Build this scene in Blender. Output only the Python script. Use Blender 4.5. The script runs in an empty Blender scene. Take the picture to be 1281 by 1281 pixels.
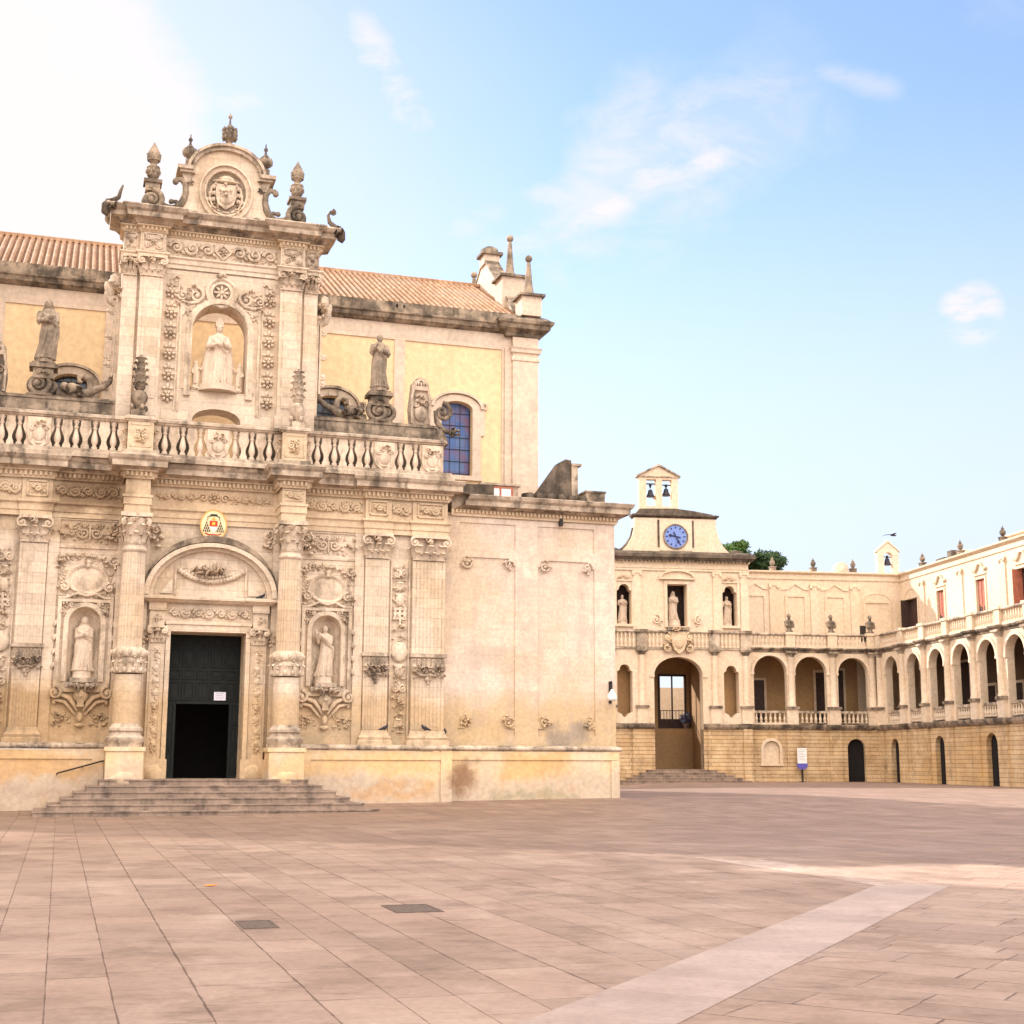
import bpy, bmesh, math, random
from mathutils import Vector, Matrix
from mathutils.geometry import tessellate_polygon
from mathutils import noise as mnoise
PI = math.pi
S = bpy.context.scene
COL = S.collection
R = math.radians

# ------------------------------------------------------------------ camera
EYE = 1.6
PITCH, ROLL = .176755, .003663
cp, sp = math.cos(PITCH), math.sin(PITCH)
w_ = Vector((0, cp, sp)); u_ = Vector((0, -sp, cp)); x_ = Vector((1, 0, 0))
xr = math.cos(ROLL)*x_ + math.sin(ROLL)*u_
ur = math.cos(ROLL)*u_ - math.sin(ROLL)*x_
cd = bpy.data.cameras.new('camera'); co = bpy.data.objects.new('camera', cd); COL.objects.link(co)
M = Matrix((xr, ur, -w_)).transposed().to_4x4(); M.translation = Vector((0, 0, EYE))
co.matrix_world = M
cd.sensor_width = 36; cd.lens = 36*1739.8/1281; cd.clip_start = .1; cd.clip_end = 5000
S.camera = co

# ------------------------------------------------------------------ sky, sun, exposure
SUN_AZ = R(45)          # left of the view axis (+Y), behind the church
SUN_EL = R(29)
S.view_settings.view_transform = 'Standard'; S.view_settings.look = 'None'
S.view_settings.gamma = 1; S.view_settings.exposure = 1.62
W = bpy.data.worlds.new('World'); S.world = W; W.use_nodes = True
def build_world():
    nt = W.node_tree; N = nt.nodes; L = nt.links; N.clear()
    out = N.new('ShaderNodeOutputWorld'); bg = N.new('ShaderNodeBackground'); L.new(bg.outputs[0], out.inputs[0])
    sky = N.new('ShaderNodeTexSky'); sky.sky_type = 'NISHITA'; sky.sun_disc = False
    sky.sun_elevation = SUN_EL; sky.sun_rotation = -SUN_AZ
    sky.air_density = 1.0; sky.dust_density = .15; sky.ozone_density = .7
    tc = N.new('ShaderNodeTexCoord'); d = tc.outputs['Generated']
    def math_(op, a, b=None, c=None, clamp=False):
        n = N.new('ShaderNodeMath'); n.operation = op; n.use_clamp = clamp
        for i, v in enumerate((a, b, c)):
            if v is None: continue
            if isinstance(v, (int, float)): n.inputs[i].default_value = v
            else: L.new(v, n.inputs[i])
        return n.outputs[0]
    def noise(scale, det, sc=(1, 1, 1), rot=(0, 0, 0), rough=.55, dist=0):
        m = N.new('ShaderNodeMapping'); L.new(d, m.inputs[0]); m.inputs['Scale'].default_value = sc; m.inputs['Rotation'].default_value = rot
        n = N.new('ShaderNodeTexNoise'); L.new(m.outputs[0], n.inputs['Vector'])
        n.inputs['Scale'].default_value = scale; n.inputs['Detail'].default_value = det; n.inputs['Roughness'].default_value = rough; n.inputs['Distortion'].default_value = dist
        return n.outputs['Fac']
    def sm(v, a, b):
        n = N.new('ShaderNodeMapRange'); n.interpolation_type = 'SMOOTHSTEP'; L.new(v, n.inputs[0])
        n.inputs[1].default_value = a; n.inputs[2].default_value = b; return n.outputs[0]
    def lobe(px, py, a, b):
        v = (w_ + xr*((px-640.5)/1739.8) - ur*((py-640.5)/1739.8)).normalized()
        n = N.new('ShaderNodeVectorMath'); n.operation = 'DOT_PRODUCT'; L.new(d, n.inputs[0]); n.inputs[1].default_value = v
        return sm(n.outputs['Value'], math.cos(R(a)), math.cos(R(b)))
    n1 = noise(3.0, 7, (1, 1, 1.6), rough=.58)
    # the big bright cloud bank at the left, towards the sun
    bank = lobe(-40, 235, 13.0, 2)
    big = math_('MULTIPLY', sm(math_('ADD', math_('MULTIPLY', bank, .80), math_('MULTIPLY', n1, 1.5)), .80, 1.42), 1.0)
    # thin streaks across the middle
    NW = math_('SUBTRACT', noise(9, 5, (1, 1, 1.2)), .5)
    NT = sm(noise(16, 7, (1, 1, 2.4), (0, R(-30), 0), rough=.65, dist=.6), .34, .66)
    def streak(p1, p2, wd, amt, seed):
        v1 = w_ + xr*((p1[0]-640.5)/1739.8) - ur*((p1[1]-640.5)/1739.8); v2 = w_ + xr*((p2[0]-640.5)/1739.8) - ur*((p2[1]-640.5)/1739.8)
        nn = v1.cross(v2).normalized()
        n = N.new('ShaderNodeVectorMath'); n.operation = 'DOT_PRODUCT'; L.new(d, n.inputs[0]); n.inputs[1].default_value = nn
        hl = math.degrees(v1.angle(v2))/2
        along = lobe((p1[0]+p2[0])/2, (p1[1]+p2[1])/2, hl*1.35, hl*.55)
        wob = math_('MULTIPLY', NW, wd*2.6)
        m = sm(math_('ABSOLUTE', math_('ADD', n.outputs['Value'], wob)), wd, 0)
        return math_('MULTIPLY', math_('MULTIPLY', m, along), math_('MULTIPLY', math_('MULTIPLY_ADD', NT, .65, .35), amt))
    st_ = [streak((990, 120), (600, 340), .075, .62, 0), streak((930, 190), (680, 300), .022, .9, 1), streak((425, 25), (535, 160), .022, .8, 2), streak((150, 60), (330, 150), .035, .7, 3), streak((300, 205), (420, 212), .006, .9, 4), streak((560, 290), (760, 240), .02, .6, 5), streak((1020, 90), (1120, 120), .014, .35, 6)]
    wisp = st_[0]
    for q in st_[1:]: wisp = math_('MAXIMUM', wisp, q)
    veil = math_('MULTIPLY', lobe(-60, 480, 30, 4), math_('MULTIPLY_ADD', n1, .7, .15))
    # bright cumulus added in the unseen sky behind the camera, to light the facade
    sep = N.new('ShaderNodeSeparateXYZ'); L.new(d, sep.inputs[0])
    back = sm(sep.outputs['Y'], .30, -.30)
    n3 = noise(2.6, 6, (1, 1, 1.4), rough=.55)
    fill_cum = math_('MULTIPLY', math_('MULTIPLY', back, sm(n3, .34, .56)), sm(sep.outputs['Z'], .04, .55))
    puff = math_('MULTIPLY', lobe(1215, 392, 1.7, .3), sm(noise(14, 6, (1, 1, 3)), .26, .52))
    cl = math_('MAXIMUM', math_('MAXIMUM', big, wisp), math_('MAXIMUM', math_('MAXIMUM', fill_cum, veil), math_('MULTIPLY', puff, 1.0)), clamp=True)
    # haze low on the horizon
    hz = math_('MULTIPLY', sm(sep.outputs['Z'], .46, .05), .86)
    cl2 = math_('MAXIMUM', cl, hz)
    sc = N.new('ShaderNodeMix'); sc.data_type = 'RGBA'; sc.blend_type = 'MULTIPLY'; sc.inputs[0].default_value = 1
    L.new(sky.outputs[0], sc.inputs[6]); sc.inputs[7].default_value = SKYTINT
    mix = N.new('ShaderNodeMix'); mix.data_type = 'RGBA'; L.new(cl2, mix.inputs[0]); L.new(sc.outputs[2], mix.inputs[6])
    ccol = N.new('ShaderNodeMix'); ccol.data_type = 'RGBA'; L.new(back, ccol.inputs[0])
    ccol.inputs[6].default_value = CLOUD; ccol.inputs[7].default_value = CLOUDFILL
    cc2 = N.new('ShaderNodeMix'); cc2.data_type = 'RGBA'; L.new(math_('MULTIPLY', hz, math_('SUBTRACT', 1, cl)), cc2.inputs[0])
    L.new(ccol.outputs[2], cc2.inputs[6]); cc2.inputs[7].default_value = HAZEC
    L.new(cc2.outputs[2], mix.inputs[7])
    L.new(mix.outputs[2], bg.inputs[0]); bg.inputs[1].default_value = .1
SKYTINT = (.83, .815, .89, 1)
CLOUD = (3.5, 3.22, 3.2, 1)
CLOUDFILL = (20.0, 17.4, 14.8, 1)  # strength of the added clouds that fill the shaded front
HAZEC = (2.30, 2.52, 3.05, 1)
build_world()
sl = bpy.data.lights.new('sun', 'SUN'); so = bpy.data.objects.new('sun', sl); COL.objects.link(so)
sl.energy = 2.5; sl.angle = R(.5); sl.color = (1, .92, .83)
sv = Vector((-math.sin(SUN_AZ)*math.cos(SUN_EL), math.cos(SUN_AZ)*math.cos(SUN_EL), math.sin(SUN_EL)))
so.rotation_euler = sv.to_track_quat('Z', 'Y').to_euler(); so.location = (-60, 60, 90)

# ------------------------------------------------------------------ materials
MATS = {}
def hexc(c): return (c[0], c[1], c[2], 1)
class NB:
    def __init__(s, name):
        m = bpy.data.materials.new(name); m.use_nodes = True; s.m = m; s.nt = m.node_tree; s.N = s.nt.nodes; s.L = s.nt.links
        s.b = s.N['Principled BSDF']; s.tc = s.N.new('ShaderNodeTexCoord'); s.o = s.tc.outputs['Object']
        s.b.inputs['Specular IOR Level'].default_value = .25
        MATS[name] = m
    def lk(s, v, i):
        if isinstance(v, (int, float)): i.default_value = v
        elif isinstance(v, tuple): i.default_value = hexc(v) if len(v) == 3 and len(i.default_value) == 4 else v
        else: s.L.new(v, i)
    def math(s, op, a, b=None, c=None, clamp=False):
        n = s.N.new('ShaderNodeMath'); n.operation = op; n.use_clamp = clamp
        for i, v in enumerate((a, b, c)):
            if v is not None: s.lk(v, n.inputs[i])
        return n.outputs[0]
    def map(s, v=None, sc=(1, 1, 1), rot=(0, 0, 0), loc=(0, 0, 0)):
        m = s.N.new('ShaderNodeMapping'); s.L.new(v or s.o, m.inputs[0]); m.inputs['Scale'].default_value = sc
        m.inputs['Rotation'].default_value = rot; m.inputs['Location'].default_value = loc; return m.outputs[0]
    def noise(s, scale, det=5, rough=.55, v=None, dist=0):
        n = s.N.new('ShaderNodeTexNoise'); s.L.new(v or s.o, n.inputs['Vector']); n.inputs['Scale'].default_value = scale
        n.inputs['Detail'].default_value = det; n.inputs['Roughness'].default_value = rough; n.inputs['Distortion'].default_value = dist; return n.outputs['Fac']
    def sm(s, v, a, b, o0=0, o1=1):
        n = s.N.new('ShaderNodeMapRange'); n.interpolation_type = 'SMOOTHSTEP'; s.lk(v, n.inputs[0])
        for i, q in zip((1, 2, 3, 4), (a, b, o0, o1)): s.lk(q, n.inputs[i])
        return n.outputs[0]
    def mix(s, f, a, b, mode='MIX'):
        n = s.N.new('ShaderNodeMix'); n.data_type = 'RGBA'; n.blend_type = mode
        s.lk(f, n.inputs[0]); s.lk(a, n.inputs[6]); s.lk(b, n.inputs[7]); return n.outputs[2]
    def xyz(s, v=None):
        n = s.N.new('ShaderNodeSeparateXYZ'); s.L.new(v or s.o, n.inputs[0]); return n.outputs
    def comb(s, x, y, z=0):
        n = s.N.new('ShaderNodeCombineXYZ'); s.lk(x, n.inputs[0]); s.lk(y, n.inputs[1]); s.lk(z, n.inputs[2]); return n.outputs[0]
    def brick(s, v, bw, rh, mortar=.012, c1=(1, 1, 1), c2=(.8, .8, .8), cm=(.5, .5, .5), off=.5, smooth=.1, bias=0, msize=None):
        n = s.N.new('ShaderNodeTexBrick'); s.L.new(v, n.inputs['Vector']); n.offset = off
        n.inputs['Scale'].default_value = 1; n.inputs['Mortar Size'].default_value = mortar; n.inputs['Mortar Smooth'].default_value = smooth
        n.inputs['Brick Width'].default_value = bw; n.inputs['Row Height'].default_value = rh; n.inputs['Bias'].default_value = bias
        n.inputs['Color1'].default_value = hexc(c1); n.inputs['Color2'].default_value = hexc(c2); n.inputs['Mortar'].default_value = hexc(cm)
        if msize is not None: s.L.new(msize, n.inputs['Mortar Size'])
        return n.outputs['Color'], n.outputs['Fac']
    def bump(s, h, strength=.3, dist=.03):
        n = s.N.new('ShaderNodeBump'); s.lk(h, n.inputs['Height']); n.inputs['Strength'].default_value = strength; n.inputs['Distance'].default_value = dist
        s.L.new(n.outputs[0], s.b.inputs['Normal'])
    def done(s, col, rough=.85):
        s.lk(col, s.b.inputs['Base Color']); s.lk(rough, s.b.inputs['Roughness']); return s.m

def stone(name, c1, c2, patch=.33, stain=(.16, .13, .10), stain_lo=.60, stain_hi=.85, stain_amt=.6, block=None, mort=.72, low=None, bump=.35, var=.12, fine=7, groove=.5, yell=None, spots=(), pits=.45):
    b = NB(name); X = b.xyz()
    n1 = b.noise(patch, 6, .62); n2 = b.noise(fine, 6, .6)
    col = b.mix(b.sm(n1, .34, .66), c1, c2)
    if yell:
        ny = b.noise(.21, 5, .6, b.map(loc=(7, 3, 5)))
        col = b.mix(b.math('MULTIPLY', b.sm(ny, .48, .68), .8), col, yell)
    h = b.math('MULTIPLY', n2, .5)
    if block:
        v = b.comb(b.math('ADD', X[0], X[1]), X[2])
        bc, bf = b.brick(v, block[0], block[1], block[2] if len(block) > 2 else .012, (1.04, 1.04, 1.04), (1-var, 1-var, 1-var), (mort, mort, mort))
        col = b.mix(1.0, col, bc, 'MULTIPLY')
        h = b.math('SUBTRACT', h, b.math('MULTIPLY', bf, groove))
    if low:
        lc, lz, amt = low
        f = b.sm(b.math('ADD', X[2], b.math('MULTIPLY', b.noise(.55, 5), -2.6)), lz, lz-1.3)
        col = b.mix(b.math('MULTIPLY', f, amt), col, lc)
    for x0, x1, z0, z1, sc, amt in spots:      # old stains with a place of their own
        wob = b.math('MULTIPLY_ADD', b.noise(.9, 6, .65, b.map(loc=(x0, 3, z0))), 2.4, -1.2)
        fx = b.math('MULTIPLY', b.sm(b.math('ADD', X[0], wob), x0-.4, x0+.4), b.sm(b.math('ADD', X[0], wob), x1+.4, x1-.4))
        fz = b.math('MULTIPLY', b.sm(b.math('ADD', X[2], wob), z0-.3, z0+.3), b.sm(b.math('ADD', X[2], wob), z1+.3, z1-.3))
        col = b.mix(b.math('MULTIPLY', b.math('MULTIPLY', fx, fz), amt), col, sc)
    g = b.sm(n2, .2, .8, .82, 1.10)
    col = b.mix(1.0, col, b.comb(g, g, g), 'MULTIPLY')
    st = b.noise(1.1, 7, .65, b.map(sc=(1.3, 1.3, .22)))
    st2 = b.noise(2.3, 7, .7)
    sf = b.math('MULTIPLY', b.sm(b.math('ADD', b.math('MULTIPLY', st, .6), b.math('MULTIPLY', st2, .4)), stain_lo, stain_hi), stain_amt)
    col = b.mix(sf, col, stain)
    pit = b.noise(16, 6, .7, b.map(loc=(3, 1, 8)))
    pa = b.math('MULTIPLY', b.sm(pit, .60, .72), pits)
    col = b.mix(pa, col, stain)
    h = b.math('SUBTRACT', h, pa)
    b.bump(h, bump, .04)
    return b.done(col, .88)

stone('stone_pale', (.73, .605, .475), (.66, .535, .41), stain=(.27, .20, .145), stain_lo=.49, stain_hi=.70, stain_amt=.6, block=(1.15, .42, .011), mort=.72, low=((.52, .36, .20), 3.6, .8), yell=(.57, .42, .27), spots=((-9.9, -3.9, 2.1, 4.4, (.40, .265, .14), .75), (-6.2, -3.7, 9.9, 11.2, (.38, .26, .15), .6), (2.2, 9.0, 2.2, 3.0, (.36, .29, .20), .5)))
stone('stone_carved', (.73, .60, .465), (.61, .485, .365), patch=.8, stain=(.17, .125, .085), stain_lo=.44, stain_hi=.64, stain_amt=.75, pits=.6, low=((.52, .36, .20), 3.6, .6), fine=11, bump=.5, spots=((-9.9, -3.9, 2.1, 4.4, (.40, .265, .14), .75), (-6.2, -3.7, 9.9, 11.4, (.38, .26, .15), .6)))
stone('stone_golden', (.68, .54, .385), (.60, .455, .30), stain=(.30, .20, .13), stain_lo=.52, stain_hi=.75, stain_amt=.6, block=(1.3, .5, .010), mort=.82, spots=((-6.4, -3.6, 11.4, 12.9, (.20, .125, .07), .8), (-1.9, 1.8, 11.8, 12.6, (.46, .31, .19), .5)))
stone('stone_plinth', (.70, .51, .28), (.68, .54, .38), patch=.5, stain=(.42, .24, .11), stain_lo=.52, stain_hi=.74, stain_amt=.65, low=((.50, .40, .31), .55, .85), fine=5, spots=((10.2, 11.2, .2, 1.3, (.26, .14, .075), .85), (6, 9.3, .0, .45, (.50, .27, .10), .6), (-10, -4.3, .0, .6, (.48, .36, .27), .7), (-10, -4.3, .9, 1.8, (.56, .33, .14), .7), (2, 9.5, 1.0, 1.7, (.66, .42, .17), .5), (12.5, 15.5, .9, 2.0, (.62, .36, .13), .6), (12, 16, -.2, .25, (.30, .27, .17), .7)))
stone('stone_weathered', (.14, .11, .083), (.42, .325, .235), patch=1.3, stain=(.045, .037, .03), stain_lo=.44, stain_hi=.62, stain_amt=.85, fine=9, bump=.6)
stone('stone_ledge', (.62, .50, .385), (.34, .265, .195), patch=1.0, stain=(.075, .06, .048), stain_lo=.46, stain_hi=.62, stain_amt=.85, fine=9, bump=.5)
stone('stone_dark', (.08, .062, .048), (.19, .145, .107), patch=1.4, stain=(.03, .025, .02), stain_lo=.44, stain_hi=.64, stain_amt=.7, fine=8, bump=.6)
stone('stone_side', (.72, .595, .49), (.65, .53, .44), patch=.6, stain=(.42, .33, .27), stain_lo=.47, stain_hi=.66, stain_amt=.6, block=(.95, .38, .008), mort=.88, var=.08, groove=.3, pits=.3, low=((.54, .39, .22), 3.7, .85), yell=(.61, .47, .33), spots=((14.6, 16.6, 2.2, 3.0, (.25, .21, .18), .75), (10, 13, 2.3, 3.3, (.50, .36, .20), .6), (11, 12.6, 5.4, 6.4, (.45, .36, .31), .4)))
stone('stone_statue', (.68, .56, .44), (.60, .48, .37), stain=(.22, .17, .13), stain_lo=.5, stain_hi=.72, stain_amt=.6, fine=12, bump=.3)
stone('stone_statue_grey', (.24, .19, .143), (.44, .345, .255), patch=1.3, stain=(.07, .056, .044), stain_lo=.46, stain_hi=.66, stain_amt=.8, fine=12, bump=.4)
stone('stone_palace', (.62, .46, .29), (.58, .45, .33), stain=(.27, .19, .12), stain_lo=.52, stain_hi=.74, stain_amt=.6, block=(1.0, .36, .010), mort=.85, var=.08)
stone('plaster_palace', (.70, .57, .435), (.66, .52, .37), stain=(.45, .32, .20), stain_lo=.52, stain_hi=.76, stain_amt=.4, fine=4, bump=.15)
stone('plaster_loggia_shaded', (.15, .092, .05), (.105, .065, .04), stain=(.08, .05, .03), stain_lo=.5, stain_hi=.75, stain_amt=.5, fine=4, bump=.15)  # loggia plaster with the arcade's shade mixed into the colour
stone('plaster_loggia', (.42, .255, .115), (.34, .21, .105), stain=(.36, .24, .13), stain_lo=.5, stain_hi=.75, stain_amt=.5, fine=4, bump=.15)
stone('stone_rusticated', (.68, .50, .30), (.53, .355, .19), patch=.8, stain=(.22, .145, .09), stain_lo=.49, stain_hi=.68, stain_amt=.75, block=(4.2, .30, .022), mort=.56, var=.16, groove=1.5, bump=.8, yell=(.60, .38, .17))
stone('stone_steps', (.25, .185, .145), (.36, .265, .205), patch=1.2, stain=(.07, .055, .045), stain_lo=.46, stain_hi=.64, stain_amt=.75, fine=6, bump=.7)
stone('plaster_yellow', (.80, .60, .36), (.75, .555, .335), stain=(.52, .36, .20), stain_lo=.52, stain_hi=.76, stain_amt=.5, fine=3, bump=.12)
stone('plaster_pale', (.70, .565, .445), (.62, .50, .39), stain=(.40, .31, .24), stain_lo=.52, stain_hi=.74, stain_amt=.5, block=(1.3, .55, .008), mort=.9, var=.07, fine=5)

def simple(name, c, rough=.6, var=.15, scale=6, metal=0, bump=0):
    b = NB(name); n = b.noise(scale, 5); g = b.sm(n, .25, .75, 1-var, 1+var)
    b.b.inputs['Metallic'].default_value = metal
    if bump: b.bump(n, bump, .02)
    return b.done(b.mix(1.0, c, b.comb(g, g, g), 'MULTIPLY'), rough)
simple('door_green', (.009, .012, .011), .6, .35, 3, bump=.2)
simple('dark_interior', (.012, .010, .010), .9)
simple('wood_and_niche_shade', (.050, .028, .022), .6, .3, 5)
simple('shutter_red', (.38, .13, .085), .6, .2, 4)
simple('iron', (.035, .03, .028), .5, .3, 9, .6)
simple('bell_bronze', (.035, .035, .045), .45, .3, 9, .7)
simple('white_paint', (.80, .79, .78), .5, .04)
simple('white_paper', (.82, .82, .90), .6, .02)
simple('sign_blue', (.11, .10, .42), .5, .06)
simple('clock_blue', (.17, .25, .56), .5, .12, 4)
simple('clock_hand', (.02, .02, .07), .5, .1)
simple('panel_cream', (.78, .63, .38), .6, .06)
simple('panel_gold', (.62, .36, .10), .5, .1)
simple('heraldic_red', (.55, .045, .02), .6, .1)
simple('heraldic_dark', (.018, .04, .03), .7, .2)
simple('heraldic_white', (.66, .64, .62), .6, .05)
simple('heraldic_yellow', (.72, .46, .06), .6, .05)
simple('leaf_orange', (.85, .27, .03), .7, .1)
simple('bird_dark', (.035, .033, .045), .7, .3, 20)
simple('bark', (.11, .075, .05), .9, .3, 6, bump=.5)
simple('drain_iron', (.135, .098, .076), .8, .25, 12, bump=.4)
def mk_glass():
    b = NB('glass_blue'); v = b.comb(b.math('ADD', b.xyz()[0], b.xyz()[1]), b.xyz()[2])
    c, f = b.brick(v, .5, .62, .012, (.06, .12, .32), (.09, .15, .31), (.05, .08, .19), off=0)
    n = b.noise(1.3, 4)
    b.done(b.mix(b.sm(n, .4, .7), c, (.16, .09, .16)), .25)
    b = NB('glass_dark'); n = b.noise(1.5, 3)
    b.done(b.mix(n, (.06, .075, .09), (.03, .035, .05)), .12); b.b.inputs['Specular IOR Level'].default_value = .5
    b = NB('glass_loggia'); n = b.noise(1.1, 4)
    b.done(b.mix(b.sm(n, .35, .65), (.42, .36, .27), (.85, .78, .62)), .2)
mk_glass()
def mk_foliage(name, a, c):
    b = NB(name); n = b.noise(.9, 4); n2 = b.noise(6, 3)
    col = b.mix(b.sm(n, .3, .7), a, c); g = b.sm(n2, .2, .8, .7, 1.3)
    b.b.inputs['Subsurface Weight'].default_value = 0
    b.done(b.mix(1.0, col, b.comb(g, g, g), 'MULTIPLY'), .7)
mk_foliage('foliage_dark', (.022, .050, .018), (.05, .085, .025))
mk_foliage('foliage_bright', (.05, .11, .025), (.085, .14, .03))
mk_foliage('foliage_blue', (.10, .11, .17), (.16, .16, .26))
def mk_tiles():
    b = NB('terracotta'); X = b.xyz()
    v = b.comb(X[0], b.math('MULTIPLY', X[1], 1.1))
    c, f = b.brick(v, .30, .42, .02, (.47, .29, .17), (.36, .205, .115), (.25, .15, .095), off=0)
    n = b.noise(1.1, 6, .65); c = b.mix(b.math('MULTIPLY', b.sm(n, .5, .72), .7), c, (.62, .44, .31))
    n2 = b.noise(3.1, 6, .7); c = b.mix(b.math('MULTIPLY', b.sm(n2, .55, .72), .6), c, (.24, .12, .07))
    n3 = b.noise(.45, 6, .7); c = b.mix(b.math('MULTIPLY', b.sm(n3, .45, .70), .6), c, (.40, .31, .24)); b.bump(n2, .3, .03); b.done(c, .85)
mk_tiles()
FYAW = .309686; PYAW = .143683
simple('roof_channel', (.24, .135, .08), .9, .3, 4)
def mk_paving():
    b = NB('paving_stone')
    dirs = []
    P = b.xyz()
    # rows parallel to the church's depth axis, of uneven width
    def zone(yaw, rw, bl, sh):
        ca, sa = math.cos(yaw), math.sin(yaw)
        U = b.math('ADD', b.math('MULTIPLY', P[0], ca), b.math('MULTIPLY', P[1], sa))
        V = b.math('SUBTRACT', b.math('MULTIPLY', P[1], ca), b.math('MULTIPLY', P[0], sa))
        U2 = b.math('ADD', U, b.math('MULTIPLY', b.math('SINE', b.math('MULTIPLY', U, 1.9)), .16))
        row = b.math('FLOOR', b.math('DIVIDE', U2, rw))
        V2 = b.math('ADD', V, b.math('MULTIPLY', b.math('SINE', b.math('ADD', b.math('MULTIPLY', V, 1.1), b.math('MULTIPLY', row, 2.4))), .30))
        V3 = b.math('ADD', V2, b.math('MULTIPLY', b.math('SINE', b.math('MULTIPLY', row, 12.9)), .9))
        wv = b.math('MULTIPLY', b.math('SUBTRACT', b.noise(1.7, 4), .5), .03)
        c, f = b.brick(b.comb(b.math('ADD', V3, wv), b.math('ADD', U2, wv)), bl, rw, .0085, (1.08, 1.07, 1.06), (.84, .83, .82), (.46, .42, .39), off=.37, smooth=.4, bias=-.15, msize=b.sm(b.noise(2.3, 6, .7, b.map(loc=(sh*3, 1, 0))), .3, .7, .003, .017))
        return c, f
    c1, f1 = zone(FYAW, .70, 1.35, 0)
    c2, f2 = zone(FYAW+R(40), .62, 1.2, 1)
    # side of the pale strip: the joints turn
    dx, dy = 6.1, 12.57; ln = math.hypot(dx, dy)
    sd = b.math('SUBTRACT', b.math('MULTIPLY', P[0], dy/ln), b.math('MULTIPLY', P[1], dx/ln))
    k = dy/ln*.70 - dx/ln*11.5
    sel = b.math('GREATER_THAN', sd, k)
    c = b.mix(sel, c1, c2); f = b.mix(sel, b.comb(f1, f1, f1), b.comb(f2, f2, f2))
    n1 = b.noise(.16, 6, .6); n2 = b.noise(.9, 7, .65); n3 = b.noise(14, 6, .6)
    base = b.mix(b.sm(n1, .35, .65), (.30, .205, .153), (.365, .262, .20))
    base = b.mix(b.math('MULTIPLY', b.sm(n2, .46, .66), .65), base, (.215, .145, .108))
    n6 = b.noise(2.6, 8, .75, b.map(sc=(.35, 1.6, 1), rot=(0, 0, -.2)))
    base = b.mix(b.math('MULTIPLY', b.sm(n6, .54, .66), .6), base, (.165, .112, .085))
    n7 = b.noise(.5, 8, .7, b.map(loc=(5, 9, 0)))
    base = b.mix(b.math('MULTIPLY', b.sm(n7, .52, .66), .55), base, (.43, .32, .25))
    # older, darker and more worn paving beyond the second joint, towards the church
    far = b.math('ADD', b.math('ADD', b.math('MULTIPLY', P[0], dx/ln), b.math('MULTIPLY', P[1], dy/ln)), b.math('MULTIPLY', n2, .5))
    n4 = b.noise(.22, 7, .7, b.map(sc=(1, 2.2, 1), rot=(0, 0, -.35)))
    f = b.mix(b.sm(b.noise(.7, 5), .35, .6, .25, 1.0), f, (0, 0, 0)) if False else f
    dk = b.math('MULTIPLY', b.sm(far, 30.2, 30.9), b.sm(n4, .25, .60, .55, 1.0))
    base = b.mix(b.math('MULTIPLY', dk, .72), base, (.20, .134, .104))
    base = b.mix(b.math('MULTIPLY', b.sm(n4, .58, .70), .35), base, (.165, .113, .09))
    g = b.sm(n3, .2, .8, .88, 1.1)
    col = b.mix(1.0, base, c, 'MULTIPLY'); col = b.mix(1.0, col, b.comb(g, g, g), 'MULTIPLY')
    hh = b.math('SUBTRACT', b.math('MULTIPLY', n3, .25), b.xyz(f)[0])
    b.bump(hh, .25, .012)
    b.done(col, b.sm(n2, .3, .7, .62, .8))
    b = NB('strip_stone'); v = b.map(rot=(0, 0, 0))
    ang = math.atan2(dx, dy); P = b.xyz()
    V = b.math('ADD', b.math('MULTIPLY', P[0], dx/ln), b.math('MULTIPLY', P[1], dy/ln))
    U = b.math('SUBTRACT', b.math('MULTIPLY', P[0], dy/ln), b.math('MULTIPLY', P[1], dx/ln))
    c, f = b.brick(b.comb(V, U), 1.05, 3.0, .005, (1.05, 1.04, 1.05), (.90, .89, .90), (.80, .78, .77), off=.3)
    n2 = b.noise(.8, 7, .65); n3 = b.noise(14, 5)
    n8 = b.noise(2.2, 8, .75)
    base = b.mix(b.sm(n2, .35, .7), (.435, .332, .270), (.345, .256, .203))
    base = b.mix(b.math('MULTIPLY', b.sm(n8, .54, .70), .55), base, (.25, .18, .145))
    g = b.sm(n3, .2, .8, .88, 1.08)
    b.bump(b.math('MULTIPLY', n3, .3), .2, .01)
    b.done(b.mix(1.0, b.mix(1.0, base, c, 'MULTIPLY'), b.comb(g, g, g), 'MULTIPLY'), .6)
mk_paving()
def mk_worn():
    b = NB('strip_worn'); n = b.noise(.55, 8, .7); n2 = b.noise(3, 8, .7); g = b.sm(n2, .25, .75, .8, 1.1)
    c = b.mix(b.sm(n, .42, .60), (.35, .245, .185), (.47, .365, .30)); b.done(b.mix(1.0, c, b.comb(g, g, g), 'MULTIPLY'), .7)
mk_worn()

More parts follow.
